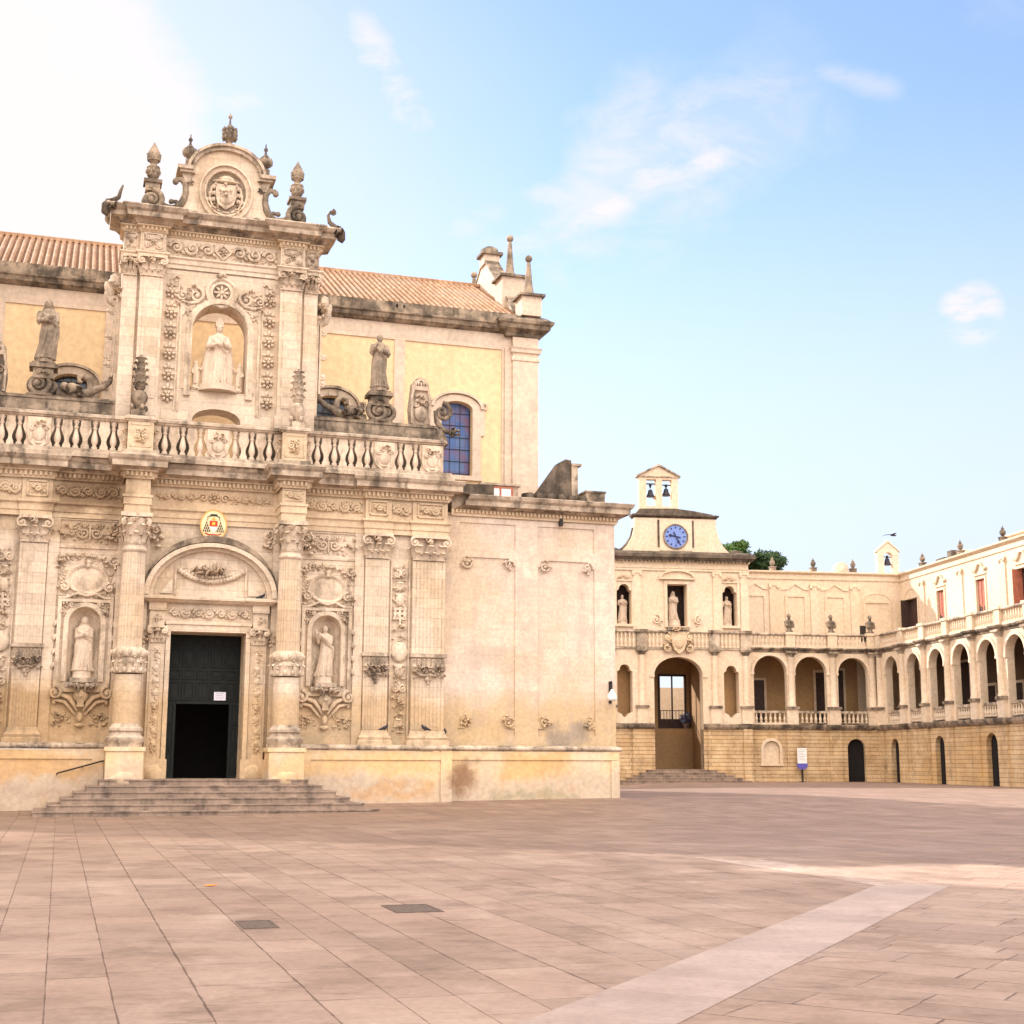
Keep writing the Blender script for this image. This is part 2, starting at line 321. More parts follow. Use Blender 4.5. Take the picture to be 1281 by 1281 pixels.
# ------------------------------------------------------------------ mesh builder
class MB:
    def __init__(s): s.v = []; s.f = []; s.sm = []
    def add(s, vs, fs, smooth=False):
        o = len(s.v); s.v.extend([tuple(p) for p in vs])
        for f in fs: s.f.append(tuple(i+o for i in f)); s.sm.append(smooth)
        return s
    def box(s, x0, x1, y0, y1, z0, z1):
        return s.add([(x0, y0, z0), (x1, y0, z0), (x1, y1, z0), (x0, y1, z0), (x0, y0, z1), (x1, y0, z1), (x1, y1, z1), (x0, y1, z1)],
                     [(0, 3, 2, 1), (4, 5, 6, 7), (0, 1, 5, 4), (1, 2, 6, 5), (2, 3, 7, 6), (3, 0, 4, 7)])
    def prism(s, pts, y0, y1, smooth=False):          # outline in XZ, pushed along Y
        n = len(pts); vs = [(x, y0, z) for x, z in pts] + [(x, y1, z) for x, z in pts]
        s.add(vs, [tuple(range(n)), tuple(reversed(range(n, 2*n)))])
        return s.add(vs, [(i, (i+1) % n, (i+1) % n+n, i+n) for i in range(n)], smooth)
    def prismx(s, pts, x0, x1):                        # outline in YZ, pushed along X
        n = len(pts); vs = [(x0, y, z) for y, z in pts] + [(x1, y, z) for y, z in pts]
        return s.add(vs, [tuple(range(n)), tuple(reversed(range(n, 2*n)))] + [(i, (i+1) % n, (i+1) % n+n, i+n) for i in range(n)])
    def lathe(s, cx, cy, z0, prof, n=16, sx=1, sy=1, smooth=True, cap=True):
        vs = []; fs = []
        for r, z in prof:
            for i in range(n):
                a = 2*PI*i/n; vs.append((cx+r*sx*math.cos(a), cy+r*sy*math.sin(a), z0+z))
        m = len(prof)
        for j in range(m-1):
            for i in range(n):
                fs.append((j*n+i, j*n+(i+1) % n, (j+1)*n+(i+1) % n, (j+1)*n+i))
        s.add(vs, fs, smooth)
        if cap: s.add(vs[:n], [tuple(reversed(range(n)))]); s.add(vs[-n:], [tuple(range(n))])
        return s
    def wall(s, outer, holes, y, back=None):           # flat wall in XZ with openings; reveals to y=back
        pl = [[Vector((x, z, 0)) for x, z in p] for p in [outer]+holes]
        flat = [q for p in pl for q in p]
        tri = tessellate_polygon(pl)
        s.add([(q.x, y, q.y) for q in flat], [tuple(t) for t in tri])
        if back is not None:
            for h in holes: s.reveal(h, y, back)
        return s
    def reveal(s, h, y0, y1):
        n = len(h); return s.add([(x, y0, z) for x, z in h]+[(x, y1, z) for x, z in h], [(i, (i+1) % n, (i+1) % n+n, i+n) for i in range(n)])
    def ring(s, a, b, y0, y1):                          # moulded band between two outlines (open polylines of equal length)
        n = len(a); vs = [(x, y0, z) for x, z in a]+[(x, y0, z) for x, z in b]+[(x, y1, z) for x, z in a]+[(x, y1, z) for x, z in b]
        fs = []
        for i in range(n-1):
            fs += [(i, i+1, n+i+1, n+i), (i, i+1, 2*n+i+1, 2*n+i), (n+i, n+i+1, 3*n+i+1, 3*n+i), (2*n+i, 2*n+i+1, 3*n+i+1, 3*n+i)]
        fs += [(0, n, 3*n, 2*n), (n-1, 2*n-1, 4*n-1, 3*n-1)]
        return s.add(vs, fs)
    def mould(s, path, prof):                           # moulding run along a plan path, outward on the right of travel
        P = [Vector(p) for p in path]; n = len(P); m = len(prof); vs = []
        nr = []
        for i in range(n-1):
            d = (P[i+1]-P[i]).normalized(); nr.append(Vector((d.y, -d.x)))
        for i in range(n):
            if i == 0: o = nr[0]
            elif i == n-1: o = nr[-1]
            else: o = (nr[i-1]+nr[i])/max(.2, 1+nr[i-1].dot(nr[i]))
            for q, z in prof: vs.append((P[i].x+o.x*q, P[i].y+o.y*q, z))
        fs = []
        for i in range(n-1):
            for j in range(m-1): fs.append((i*m+j, (i+1)*m+j, (i+1)*m+j+1, i*m+j+1))
        fs.append(tuple(range(m))); fs.append(tuple(reversed(range((n-1)*m, n*m))))
        return s.add(vs, fs)
    def tube(s, pts, r, n=6, smooth=True, flat=1.0, cap=True):
        P = [Vector(p) for p in pts]; k = len(P); vs = []
        up = None
        for i in range(k):
            t = (P[min(i+1, k-1)]-P[max(i-1, 0)]).normalized()
            if up is None:
                up = Vector((0, 1, 0)) if abs(t.y) < .9 else Vector((1, 0, 0))
            a = t.cross(up).normalized(); c = a.cross(t).normalized(); up = c
            rr = r[i] if isinstance(r, (list, tuple)) else r
            for j in range(n):
                an = 2*PI*j/n; vs.append(P[i]+a*math.cos(an)*rr+c*math.sin(an)*rr*flat)
        fs = [(i*n+j, i*n+(j+1) % n, (i+1)*n+(j+1) % n, (i+1)*n+j) for i in range(k-1) for j in range(n)]
        s.add(vs, fs, smooth)
        if cap: s.add(vs[:n], [tuple(range(n))]); s.add(vs[-n:], [tuple(range(n))])
        return s
    def ell(s, c, r, nu=8, nv=5, seed=None, amp=.0, rot=0):
        vs = []; fs = []; rx, ry, rz = (r, r, r) if isinstance(r, (int, float)) else r
        ca, sa = math.cos(rot), math.sin(rot)
        for j in range(nv+1):
            t = PI*j/nv
            for i in range(nu):
                a = 2*PI*i/nu; d = Vector((math.sin(t)*math.cos(a), math.sin(t)*math.sin(a), math.cos(t)))
                k = 1+(amp*mnoise.noise(d*2.3+Vector((seed or 0, 0, 0))) if amp else 0)
                x, y, z = d.x*rx*k, d.y*ry*k, d.z*rz*k
                vs.append((c[0]+x*ca-z*sa, c[1]+y, c[2]+x*sa+z*ca))
        for j in range(nv):
            for i in range(nu): fs.append((j*nu+i, j*nu+(i+1) % nu, (j+1)*nu+(i+1) % nu, (j+1)*nu+i))
        return s.add(vs, fs, True)
    def spiral(s, cx, y, cz, rad, turns=1.5, way=1, a0=0., th=.05, n=6, r_in=.15, step=14):
        k = max(6, int(step*turns)); pts = []; rr = []; y = y-.045; th = th*1.12
        for i in range(k+1):
            t = i/k; q = rad*(1-(1-r_in)*t); an = a0+way*2*PI*turns*t
            pts.append((cx+q*math.cos(an), y-.0*t, cz+q*math.sin(an))); rr.append(th*(1-.45*t))
        s.tube(pts, rr, n); s.ell((pts[-1][0], y, pts[-1][2]), th*1.4, 6, 4); return s
    def leaf(s, base, out, h, w, curl=.5, th=.05):      # acanthus-like leaf: base point, outward 2-D direction
        o = Vector((out[0], out[1], 0)).normalized(); t2 = Vector((-o.y, o.x, 0)); vs = []; n = 6
        B = Vector(base)
        for i in range(n):
            t = i/(n-1); z = h*(t if t < .8 else .8+.0*(t-.8)-(t-.8)*.7); q = curl*h*(t**2.4)
            ww = w*.5*(1-.55*t**2)*(1.0 if i % 2 == 0 else .84)
            c = B+o*(q)+Vector((0, 0, z))
            vs += [c-t2*ww, c+o*th, c+t2*ww, c-o*th*.6]
        fs = [(i*4+j, i*4+(j+1) % 4, (i+1)*4+(j+1) % 4, (i+1)*4+j) for i in range(n-1) for j in range(4)]
        fs.append(tuple(range((n-1)*4, n*4)))
        return s.add(vs, fs, False)
    def clump(s, x, y, z, sx, sz, seed, n=9, d=.10):     # a clump of carved foliage in relief
        rnd = random.Random(seed); d = d*1.5
        for i in range(n):
            a = rnd.uniform(0, 2*PI); q = math.sqrt(rnd.random())
            s.ell((x+sx*q*math.cos(a), y-rnd.uniform(.0, d), z+sz*q*math.sin(a)), (rnd.uniform(.16, .34)*sx, d*rnd.uniform(.7, 1.3), rnd.uniform(.14, .26)*sz), 6, 4, rot=rnd.uniform(0, PI))
        return s
    def rosette(s, x, y, z, r, n=6, d=.08):
        d = d*1.35; s.ell((x, y-d*.8, z), (r*.28, d, r*.28), 6, 4)
        for i in range(n):
            a = 2*PI*i/n+.3; s.ell((x+r*.6*math.cos(a), y-d*.3, z+r*.6*math.sin(a)), (r*.36, d*.8, r*.22), 6, 4, rot=a)
        return s
    def carpet(s, x0, x1, z0, z1, y, n, r=.07, seed=1):      # close-set small carving
        rnd = random.Random(seed)
        for i in range(n):
            k = r*rnd.uniform(.6, 1.3); s.ell((rnd.uniform(x0, x1), y, rnd.uniform(z0, z1)), (k*1.3, k*rnd.uniform(.6, 1.3), k*.7), 6, 4, rot=rnd.uniform(0, PI))
        return s
    def rinceau(s, x0, x1, z, h, y, th=.05):             # running scrolls
        n = max(1, round((x1-x0)/(h*.95))); st = (x1-x0)/n; y = y-.03; th = th*1.2
        for i in range(n):
            cx = x0+st*(i+.5); wy = 1 if i % 2 else -1
            s.spiral(cx, y, z, h*.40, 1.4, wy, PI if wy > 0 else PI, th, 5)
            s.ell((cx+st*.45, y, z+wy*h*.26), (h*.2, th*1.1, h*.11), 6, 4, rot=wy*.8)
            s.ell((cx-st*.1, y, z-wy*h*.36), (h*.2, th*1.1, h*.08), 6, 4, rot=-wy*.3)
            s.ell((cx+st*.2, y, z-wy*h*.02), (h*.10, th*1.2, h*.10), 6, 4)
        return s
    def build(s, name, mat, parent=None, merge=False):
        me = bpy.data.meshes.new(name); me.from_pydata(s.v, [], s.f)
        me.polygons.foreach_set('use_smooth', s.sm)
        bm = bmesh.new(); bm.from_mesh(me)
        if merge: bmesh.ops.remove_doubles(bm, verts=bm.verts, dist=1e-4)
        bmesh.ops.recalc_face_normals(bm, faces=bm.faces); bm.to_mesh(me); bm.free()
        if any(s.sm): me.set_sharp_from_angle(angle=R(50))
        me.materials.append(MATS[mat])
        o = bpy.data.objects.new(name, me); COL.objects.link(o)
        if parent: o.parent = parent
        return o
def tag(o, label=None, cat=None, group=None, kind=None):
    if label: o['label'] = label
    if cat: o['category'] = cat
    if group: o['group'] = group
    if kind: o['kind'] = kind
    return o
def thing(name, label, cat, loc, rz=0, group=None):
    o = bpy.data.objects.new(name, None); COL.objects.link(o); o.location = loc; o.rotation_euler = (0, 0, rz); o.empty_display_size = .3
    return tag(o, label, cat, group)
def place(o, loc, rz=0):
    o.location = loc; o.rotation_euler = (0, 0, rz); return o
def copy_obj(o, parent=None, loc=None):
    c = o.copy(); COL.objects.link(c)
    if parent: c.parent = parent
    if loc is not None: c.location = loc
    return c
def copy_tree(o, parent=None):
    c = copy_obj(o, parent)
    for ch in list(o.children): copy_tree(ch, c)
    return c
def arch(cx, z0, zs, hw, rise=None, n=14):
    rise = hw if rise is None else rise
    return [(cx-hw, z0), (cx+hw, z0)] + [(cx+hw*math.cos(PI*i/n), zs+rise*math.sin(PI*i/n)) for i in range(n+1)]
def arcline(cx, zs, hw, rise, n=16, z0=None):
    p = [(cx-hw*math.cos(PI*i/n), zs+rise*math.sin(PI*i/n)) for i in range(n+1)]
    if z0 is not None: p = [(cx-hw, z0)]+p+[(cx+hw, z0)]
    return p
def rect(x0, x1, z0, z1): return [(x0, z0), (x1, z0), (x1, z1), (x0, z1)]
def mir(f):
    for sgn in (-1, 1): f(sgn)
def rot2(o, yaw, x, y, z): return (o[0]+x*math.cos(yaw)-y*math.sin(yaw), o[1]+x*math.sin(yaw)+y*math.cos(yaw), z)

# ================================================================== ground
def ground_z(x, y):
    def s(t): t = max(0, min(1, t)); return t
    z = -.45*(1-s((y-52)/10))
    z += -.30*s((y-78)/20)*s((13-x)/8)*s((125-y)/6)*s((x+8)/8)
    return z
def build_ground():
    xs = [-900, -400, -200, -120]+[-80+2*i for i in range(81)]+[120, 200, 400, 900]
    ys = [-300, -120, -60, -30]+[-16+2*i for i in range(80)]+[170, 260, 500, 1500, 3000]
    m = MB(); vs = [(x, y, ground_z(x, y)) for y in ys for x in xs]; nx = len(xs)
    m.add(vs, [(j*nx+i, j*nx+i+1, (j+1)*nx+i+1, (j+1)*nx+i) for j in range(len(ys)-1) for i in range(nx-1)], True)
    tag(m.build('paving', 'paving_stone'), kind='structure')
    # the pale stone strip crossing the square, and its arm
    m = MB()
    a, b_, c, d = (.07, 11.53), (1.34, 11.55), (6.13, 24.1), (7.40, 24.15)
    e = (-4.2, 2.7); f = (-2.93, 2.72)
    for q in ((e, f, d, c),):
        m.add([(p[0], p[1], -.446) for p in q], [(0, 1, 2, 3)])
    tag(m.build('strip_path', 'strip_stone'), kind='structure')
    m = MB(); m.add([(6.13, 24.1, -.4455), (7.30, 24.13, -.4455), (5.0, 31.2, -.4455), (3.9, 31.0, -.4455)], [(0, 1, 2, 3)])
    tag(m.build('cross_path', 'strip_worn', None), kind='structure')
build_ground()

# ================================================================== church
CA = FYAW
C0 = (4.59572-17.9*math.cos(CA), 62.37786-17.9*math.sin(CA))
def CL(x, y, z): return rot2(C0, CA, x, y, z)
church = thing('church', 'ornate pale stone baroque church with columned portal, balustrade and tall carved upper screen', 'church', CL(0, 0, 0), CA)

YM = -.4          # main wall face
def fluted(m, x0, x1, y, z0, z1, n=9):
    w = (x1-x0)/n
    for i in range(n): m.box(x0+w*(i+.14), x0+w*(i+.86), y-.018, y+.01, z0, z1)
def flat_capital(m, x0, x1, y, z0, z1, seed=0):
    h = z1-z0; cx = (x0+x1)/2; w = x1-x0
    m.box(x0-.10, x1+.10, y-.30, y+.05, z1-.12*h, z1)
    m.box(x0-.02, x1+.02, y-.06, y+.05, z0, z1-.12*h)
    for row, (zb, hh, n) in enumerate(((z0, .42*h, 4), (z0+.24*h, .46*h, 3))):
        for i in range(n):
            t = (i+.5)/n if row == 0 else (i+.5)/n
            m.leaf((x0+w*t, y-.06-.05*row, zb), (0, -1), hh, w/n*.95, .55, .045)
    for sgn in (-1, 1):
        m.spiral(cx+sgn*(w*.5-.03), y-.22, z1-.30*h, .20*h, 1.3, -sgn, PI/2, .055)
        m.leaf((cx+sgn*w*.5, y-.02, z0+.1*h), (sgn, -.5), .5*h, .28, .6, .05)
    m.ell((cx, y-.24, z1-.24*h), (.12, .09, .14*h), 8, 6); m.clump(cx, y-.18, z1-.2*h, .2, .14, 5, 8, .09)
def round_capital(m, x, y, z0, z1, r):
    h = z1-z0
    m.lathe(x, y, z0, [(r*1.0, 0), (r*1.08, .05*h), (r*.98, .10*h), (r*1.0, .5*h), (r*1.2, .85*h)], 16)
    for row, (zb, hh, n, of) in enumerate(((z0+.08*h, .42*h, 8, 0), (z0+.30*h, .44*h, 8, PI/8))):
        for i in range(n):
            a = 2*PI*i/n+of; m.leaf((x+math.cos(a)*r*1.0, y+math.sin(a)*r*1.0, zb), (math.cos(a), math.sin(a)), hh, r*.72, .55, .05)
    for sx in (-1, 1):
        for sy in (-1, 1):
            m.tube([(x+sx*r*.75, y+sy*r*.75, z1-.16*h), (x+sx*r*1.02, y+sy*r*1.02, z1-.17*h), (x+sx*r*1.16, y+sy*r*1.16, z1-.27*h), (x+sx*r*1.10, y+sy*r*1.10, z1-.38*h), (x+sx*r*.98, y+sy*r*.98, z1-.33*h), (x+sx*r*1.03, y+sy*r*1.03, z1-.26*h)], [.05, .075, .08, .075, .06, .05], 6); m.leaf((x+sx*r*.7, y+sy*r*.7, z1-.6*h), (sx, sy), .32*h, .25, .7, .05)
    m.clump(x, y-r*1.12, z1-.22*h, .16, .12, 5, 7, .08)
    A = r*1.35; c = r*1.12
    m.add([(x+px, y+py, z) for z in (z1-.12*h, z1) for px, py in ((-A, -A), (0, -c), (A, -A), (c, 0), (A, A), (0, c), (-A, A), (-c, 0))],
          [tuple(range(8)), tuple(range(8, 16))]+[(i, (i+1) % 8, (i+1) % 8+8, i+8) for i in range(8)])

# ---- plinth, walls
m = MB()
for sgn in (-1, 1):
    m.box(*sorted((sgn*2.42, sgn*9.9)), -.72, .5, -.7, 1.60); m.box(*sorted((sgn*2.42, sgn*9.9)), -.78, .5, 1.60, 1.96)
    m.box(sgn*9.98-.24, sgn*9.98+.24, -.80, .5, -.7, 1.99)
    m.box(sgn*4.05-.22, sgn*4.05+.22, -.78, .5, -.7, 1.60)
m.box(10.22, 17.95, -.24, 20, -.7, 1.62); m.box(10.22, 17.98, -.30, 20, 1.62, 1.98); m.box(17.60, 17.985, -.31, 0, -.7, 1.60)
m.build('plinth', 'stone_plinth', church)
m = MB()
PCP = [(0, 1.98), (.10, 1.99), (.18, 2.06), (.18, 2.12), (.05, 2.2), (0, 2.22)]
m.mould([(-9.98, .3), (-9.98, -.72), (-2.44, -.72)], PCP); m.mould([(2.44, -.72), (9.98, -.72), (9.98, -.2), (17.95, -.2), (17.95, 12)], PCP)
#[(0, 1.98), (.10, 1.99), (.18, 2.06), (.18, 2.12), (.05, 2.2), (0, 2.22)])
m.build('plinth_cornice', 'stone_ledge', church)
# main front wall with portal and niches
m = MB()
NIC = [arch(sg*4.82, 4.55, 6.92, .60) for sg in (-1, 1)]
DOOR = rect(-1.5, 1.5, .83, 6.67)
m.wall([(-9.9, 2.0), (-1.5, 2.0), (-1.5, 6.67), (1.5, 6.67), (1.5, 2.0), (9.9, 2.0), (9.9, 13.2), (-9.9, 13.2)], NIC, YM)
for sg in (-1, 1):
    m.add([(sg*9.9, YM, 2), (sg*9.9, .4, 2), (sg*9.9, .4, 13.2), (sg*9.9, YM, 13.2)], [(0, 1, 2, 3)])
m.build('front_wall', 'stone_pale', church)
# niche shells (half domes)
def niche_shell(m, cx, z0, zs, hw, y0, depth, n=12):
    rows = []
    zl = [z0+(zs-z0)*i/4 for i in range(5)]
    for z in zl: rows.append([(cx+hw*math.cos(PI*i/n), y0+depth*math.sin(PI*i/n), z) for i in range(n+1)])
    for j in range(1, 7):
        t = j/6*PI/2; rows.append([(cx+hw*math.cos(PI*i/n)*math.cos(t), y0+depth*math.sin(PI*i/n)*math.cos(t), zs+hw*math.sin(t)) for i in range(n+1)])
    k = n+1
    m.add([p for r in rows for p in r], [(j*k+i, j*k+i+1, (j+1)*k+i+1, (j+1)*k+i) for j in range(len(rows)-1) for i in range(n)], True)
    m.add(rows[0], [tuple(range(k))])
for sg in (-1, 1):
    m = MB(); niche_shell(m, sg*4.82, 4.55, 6.92, .60, YM, .55)
    nf = m.build('niche', 'stone_carved', church)
    m = MB(); cx = sg*4.82; y = YM
    m.ring(arcline(cx, 6.92, .62, .62, 14, 4.6), arcline(cx, 6.92, .80, .80, 14, 4.6), y-.12, y+.02)
    for s2 in (-1, 1):
        m.box(cx+s2*.98-.07, cx+s2*.98+.07, y-.16, y, 4.3, 7.75)
        m.spiral(cx+s2*.98, y-.15, 4.15, .26, 1.4, s2, PI/2, .075); m.ell((cx+s2*.98, y-.1, 3.78), (.09, .08, .12), 6, 4)
        for k in range(4): m.ell((cx+s2*(.98+.13), y-.08, 5.2+.55*k), (.09, .08, .16), 6, 4, rot=s2*.4)
        # swept brackets under the niche
        m.tube([(cx+s2*.72, y-.14, 4.05), (cx+s2*.45, y-.18, 3.95), (cx+s2*.25, y-.2, 3.7), (cx+s2*.12, y-.16, 3.45)], [.08, .10, .09, .05], 6)
        m.tube([(cx+s2*.95, y-.14, 3.85), (cx+s2*.6, y-.16, 3.78), (cx+s2*.35, y-.14, 3.5), (cx+s2*.18, y-.12, 3.3)], [.06, .075, .07, .04], 6)
        m.clump(cx+s2*.78, y-.04, 7.45, .22, .22, 5+s2, 7, .08)
        m.spiral(cx+s2*.52, y-.06, 7.62, .13, 1.2, s2, 0, .035, 5)
        m.clump(cx+s2*.85, y-.02, 3.15, .3, .25, 15+s2, 8, .07)
    m.box(cx-1.05, cx+1.05, y-.14, y, 7.72, 7.84); m.box(cx-.85, cx+.85, y-.16, y, 4.18, 4.36)
    m.leaf((cx, y-.3, 3.6), (0, -1), .6, .3, .2); m.ell((cx, y-.2, 3.2), (.13, .1, .2), 6, 5); m.ell((cx, y-.15, 2.9), (.2, .08, .1), 6, 4); m.ell((cx, y-.15, 4.0), (.3, .22, .28), 8, 6)
    for s2 in (-1, 1): m.carpet(*sorted((cx+s2*.62, cx+s2*.98)), 7.15, 7.68, y-.02, 26, .055, 15); m.carpet(*sorted((cx+s2*.35, cx+s2*1.05)), 2.85, 3.4, y-.01, 34, .06, 16)
    m.build('niche_frame', 'stone_carved', nf)
    m = MB()
    m.box(cx-.62, cx+.62, y-.22, y+.45, 4.36, 4.56); m.box(cx-.45, cx+.45, y-.32, y+.4, 4.56, 4.72)
    for k in range(5): m.ell((cx-.4+.2*k, y-.3, 4.45), (.13, .12, .10), 6, 4)
    m.clump(cx, y-.25, 4.42, .6, .14, 3, 10, .12)
    m.build('niche_bracket', 'stone_ledge', nf)
    # oval cartouche with crown
    m = MB()
    m.lathe(0, 0, 0, [(.62, 0), (.70, .07), (.80, .10), (.86, .05), (.88, 0)], 28)
    m.lathe(0, 0, 0, [(.64, .02), (.45, .07), (.2, .10), (.01, .105)], 28)
    v = m.v; m.v = [(cx+p[0], y-p[2], 8.64+p[1]*.72) for p in v]
    for s2 in (-1, 1):
        m.spiral(cx+s2*.86, y-.1, 8.32, .2, 1.3, s2, PI/2, .06); m.clump(cx+s2*1.03, y-.02, 8.1, .16, .28, 8, 7, .09)
        m.tube([(cx, y-.1, 7.98), (cx+s2*.35, y-.12, 8.06), (cx+s2*.7, y-.12, 7.9), (cx+s2*1.05, y-.1, 7.88)], .06, 6)
        m.clump(cx+s2*.95, y-.02, 9.35, .30, .32, 31+s2, 14, .10); m.clump(cx+s2*.45, y-.01, 9.55, .3, .12, 33+s2, 8, .06); m.clump(cx+s2*.55, y-.01, 7.97, .45, .10, 35+s2, 9, .06); m.spiral(cx+s2*.95, y-.08, 9.4, .2, 1.2, -s2, 0, .05, 5)
    m.ell((cx, y-.1, 9.32), (.13, .12, .13), 8, 6); m.clump(cx, y-.03, 9.42, .16, .14, 4, 6, .1); m.ell((cx, y-.12, 9.18), (.1, .1, .1), 6, 5)
    m.carpet(cx-1.1, cx+1.1, 7.86, 8.1, y-.02, 50, .06, 11); m.carpet(cx-1.05, cx-.8, 8.2, 9.6, y-.01, 34, .06, 12); m.carpet(cx+.8, cx+1.05, 8.2, 9.6, y-.01, 34, .06, 13); m.carpet(cx-.7, cx+.7, 9.35, 9.7, y-.01, 34, .06, 14)
    m.build('cartouche', 'stone_carved', church)
    # panel with relief just under the entablature
    m = MB()
    m.box(cx-1.15, cx+1.15, y-.06, y, 9.88, 9.98); m.box(cx-1.15, cx+1.15, y-.06, y, 11.0, 11.06)
    m.spiral(cx-.25, y-.06, 10.5, .24, 1.3, 1, PI, .04, 5); m.spiral(cx+.25, y-.06, 10.5, .24, 1.3, -1, 0, .04, 5); m.ell((cx, y-.05, 10.5), (.06, .06, .4), 6, 4)
    m.spiral(cx-.25, y-.06, 10.78, .12, 1.1, -1, PI, .035, 5); m.spiral(cx+.25, y-.06, 10.78, .12, 1.1, 1, 0, .035, 5)
    for s2 in (-1, 1): m.clump(cx+s2*1.0, y-.04, 10.5, .18, .4, 21, 8, .1)
    m.carpet(cx-.8, cx+.8, 10.12, 10.9, y-.02, 80, .06, 17)
    m.build('relief_panel', 'stone_carved', church)

# ---- pilasters with capitals and carved bands, trophy panels
for sg in (-1, 1):
    for (a0, a1) in ((6.39, 7.43), (8.45, 9.90)):
        x0, x1 = (a0, a1) if sg > 0 else (-a1, -a0); y = YM-.16
        m = MB(); m.box(x0, x1, y, YM+.02, 2.75, 10.0); fluted(m, x0, x1-.0, y, 2.85, 4.9, 9); fluted(m, x0, x1, y, 6.05, 9.95, 9)
        p = m.build('pilaster', 'stone_pale', church)
        m = MB(); flat_capital(m, x0, x1, y, 10.02, 11.08, sg); m.build('capital', 'stone_carved', p)
        m = MB(); cx = (x0+x1)/2; w = x1-x0
        m.box(x0-.08, x1+.08, y-.16, y+.1, 5.88, 6.02); n = 7
        for k in range(n): m.leaf((x0+w*(k+.5)/n, y-.12, 5.45), (0, -1), .45, w/n*.9, .18, .05)
        for k in (-1, 0, 1): m.clump(cx+k*w*.36, y-.10, 5.38-.06*(k == 0), .22, .20, 40+k, 7, .12)
        for s2 in (-1, 1): m.ell((cx+s2*w*.42, y-.16, 5.42), (.14, .12, .16), 7, 5); m.tube([(cx+s2*w*.4, y-.1, 5.3), (cx+s2*w*.22, y-.13, 5.12), (cx, y-.15, 5.15)], .06, 5)
        m.ell((cx, y-.1, 4.98), (.16, .1, .12), 6, 5); m.ell((cx, y-.08, 4.82), (.07, .07, .10), 6, 4)
        for q in range(5): m.clump(x0+w*(q+.5)/5, y-.08, 5.2+.06*(q % 2), .16, .24, 90+q, 7, .10)
        m.build('carved_band', 'stone_ledge', p)
        m = MB(); m.mould([(x0, YM+.1), (x0, y), (x1, y), (x1, YM+.1)], [(0, 2.2), (.20, 2.2), (.20, 2.38), (.13, 2.42), (.16, 2.52), (.10, 2.6), (.06, 2.68), (.03, 2.8), (0, 2.8)])
        m.build('pilaster_base', 'stone_carved', p)
    # strip beside the niche bay and trophy panel between pilasters
    m = MB(); m.box(min(sg*5.96, sg*6.36), max(sg*5.96, sg*6.36), YM-.08, YM+.02, 2.2, 11.1); m.build('pilaster_strip', 'stone_pale', church)
    m = MB(); cx = sg*7.94; y = YM-.03
    m.box(cx-.42, cx-.36, y-.06, YM, 2.3, 10.0); m.box(cx+.36, cx+.42, y-.06, YM, 2.3, 10.0)
    rd = random.Random(3)
    for z, k in ((9.4, 0), (8.9, 1), (8.3, 2), (7.75, 3), (7.0, 4), (6.1, 5), (5.3, 2), (4.55, 0), (3.75, 4), (3.15, 1)):
        if k == 0:
            for s2 in (-1, 1): m.spiral(cx+s2*.17, y-.06, z, .17, 1.3, s2, PI/2, .045, 5)
            m.ell((cx, y-.06, z+.1), (.1, .08, .2), 6, 4)
        elif k == 1: m.leaf((cx, y-.05, z-.2), (0, -1), .45, .4, .25); m.clump(cx, y-.02, z-.2, .22, .12, 7, 5, .07)
        elif k == 2: m.ell((cx, y-.07, z), (.2, .1, .28), 8, 6); m.box(cx-.2, cx+.2, y-.1, y, z+.2, z+.28)
        elif k == 3:
            for i in range(3): m.box(cx-.28, cx+.28, y-.08, y, z-.28+.2*i, z-.18+.2*i); m.box(cx-.25+.2*i, cx-.16+.2*i, y-.09, y, z-.3, z+.25)
        elif k == 4: m.clump(cx, y-.03, z, .24, .3, 13, 9, .09); m.ell((cx, y-.08, z+.35), (.05, .06, .14), 6, 4)
        else: m.ell((cx, y-.08, z), (.36, .12, .42), 10, 8); m.clump(cx, y-.02, z-.65, .3, .16, 9, 7, .1)
    for q in range(17): m.clump(cx, y-.02, 2.9+.42*q, .30, .17, 70+q, 7, .06)
    m.build('trophy_panel', 'stone_carved', church)

# ---- (bell tower out of view, added to shade the square)
def shading_tower():
    t = thing('shading_tower', 'tall square bell tower out of view, added to shade the paving', 'tower', (-33.2, 52.0, -.6), CA)
    m = MB(); z = 0
    for k, (w, h) in enumerate(((7.4, 18), (6.9, 13), (6.3, 11), (5.6, 9))):
        m.box(-w, w, -w, w, z, z+h); m.build('storey', 'stone_pale', t); m = MB()
        m.mould([(-w, -w), (w, -w), (w, w), (-w, w), (-w, -w+.01)], [(0, z+h-.6), (.3, z+h-.4), (.5, z+h-.05), (0, z+h+.02)]); m.build('cornice', 'stone_ledge', t); m = MB()
        for q in (-1, 1): m.prism(arch(q*w*.4, z+h*.35, z+h*.65, w*.17), -w-.05, -w+.05)
        m.build('window', 'dark_interior', t); m = MB(); z += h
    m.lathe(0, 0, z, [(4.6, 0), (4.4, 2), (3, 4.2), (.6, 5.6), (.05, 7)], 8, smooth=False); m.build('dome', 'stone_ledge', t)
shading_tower()

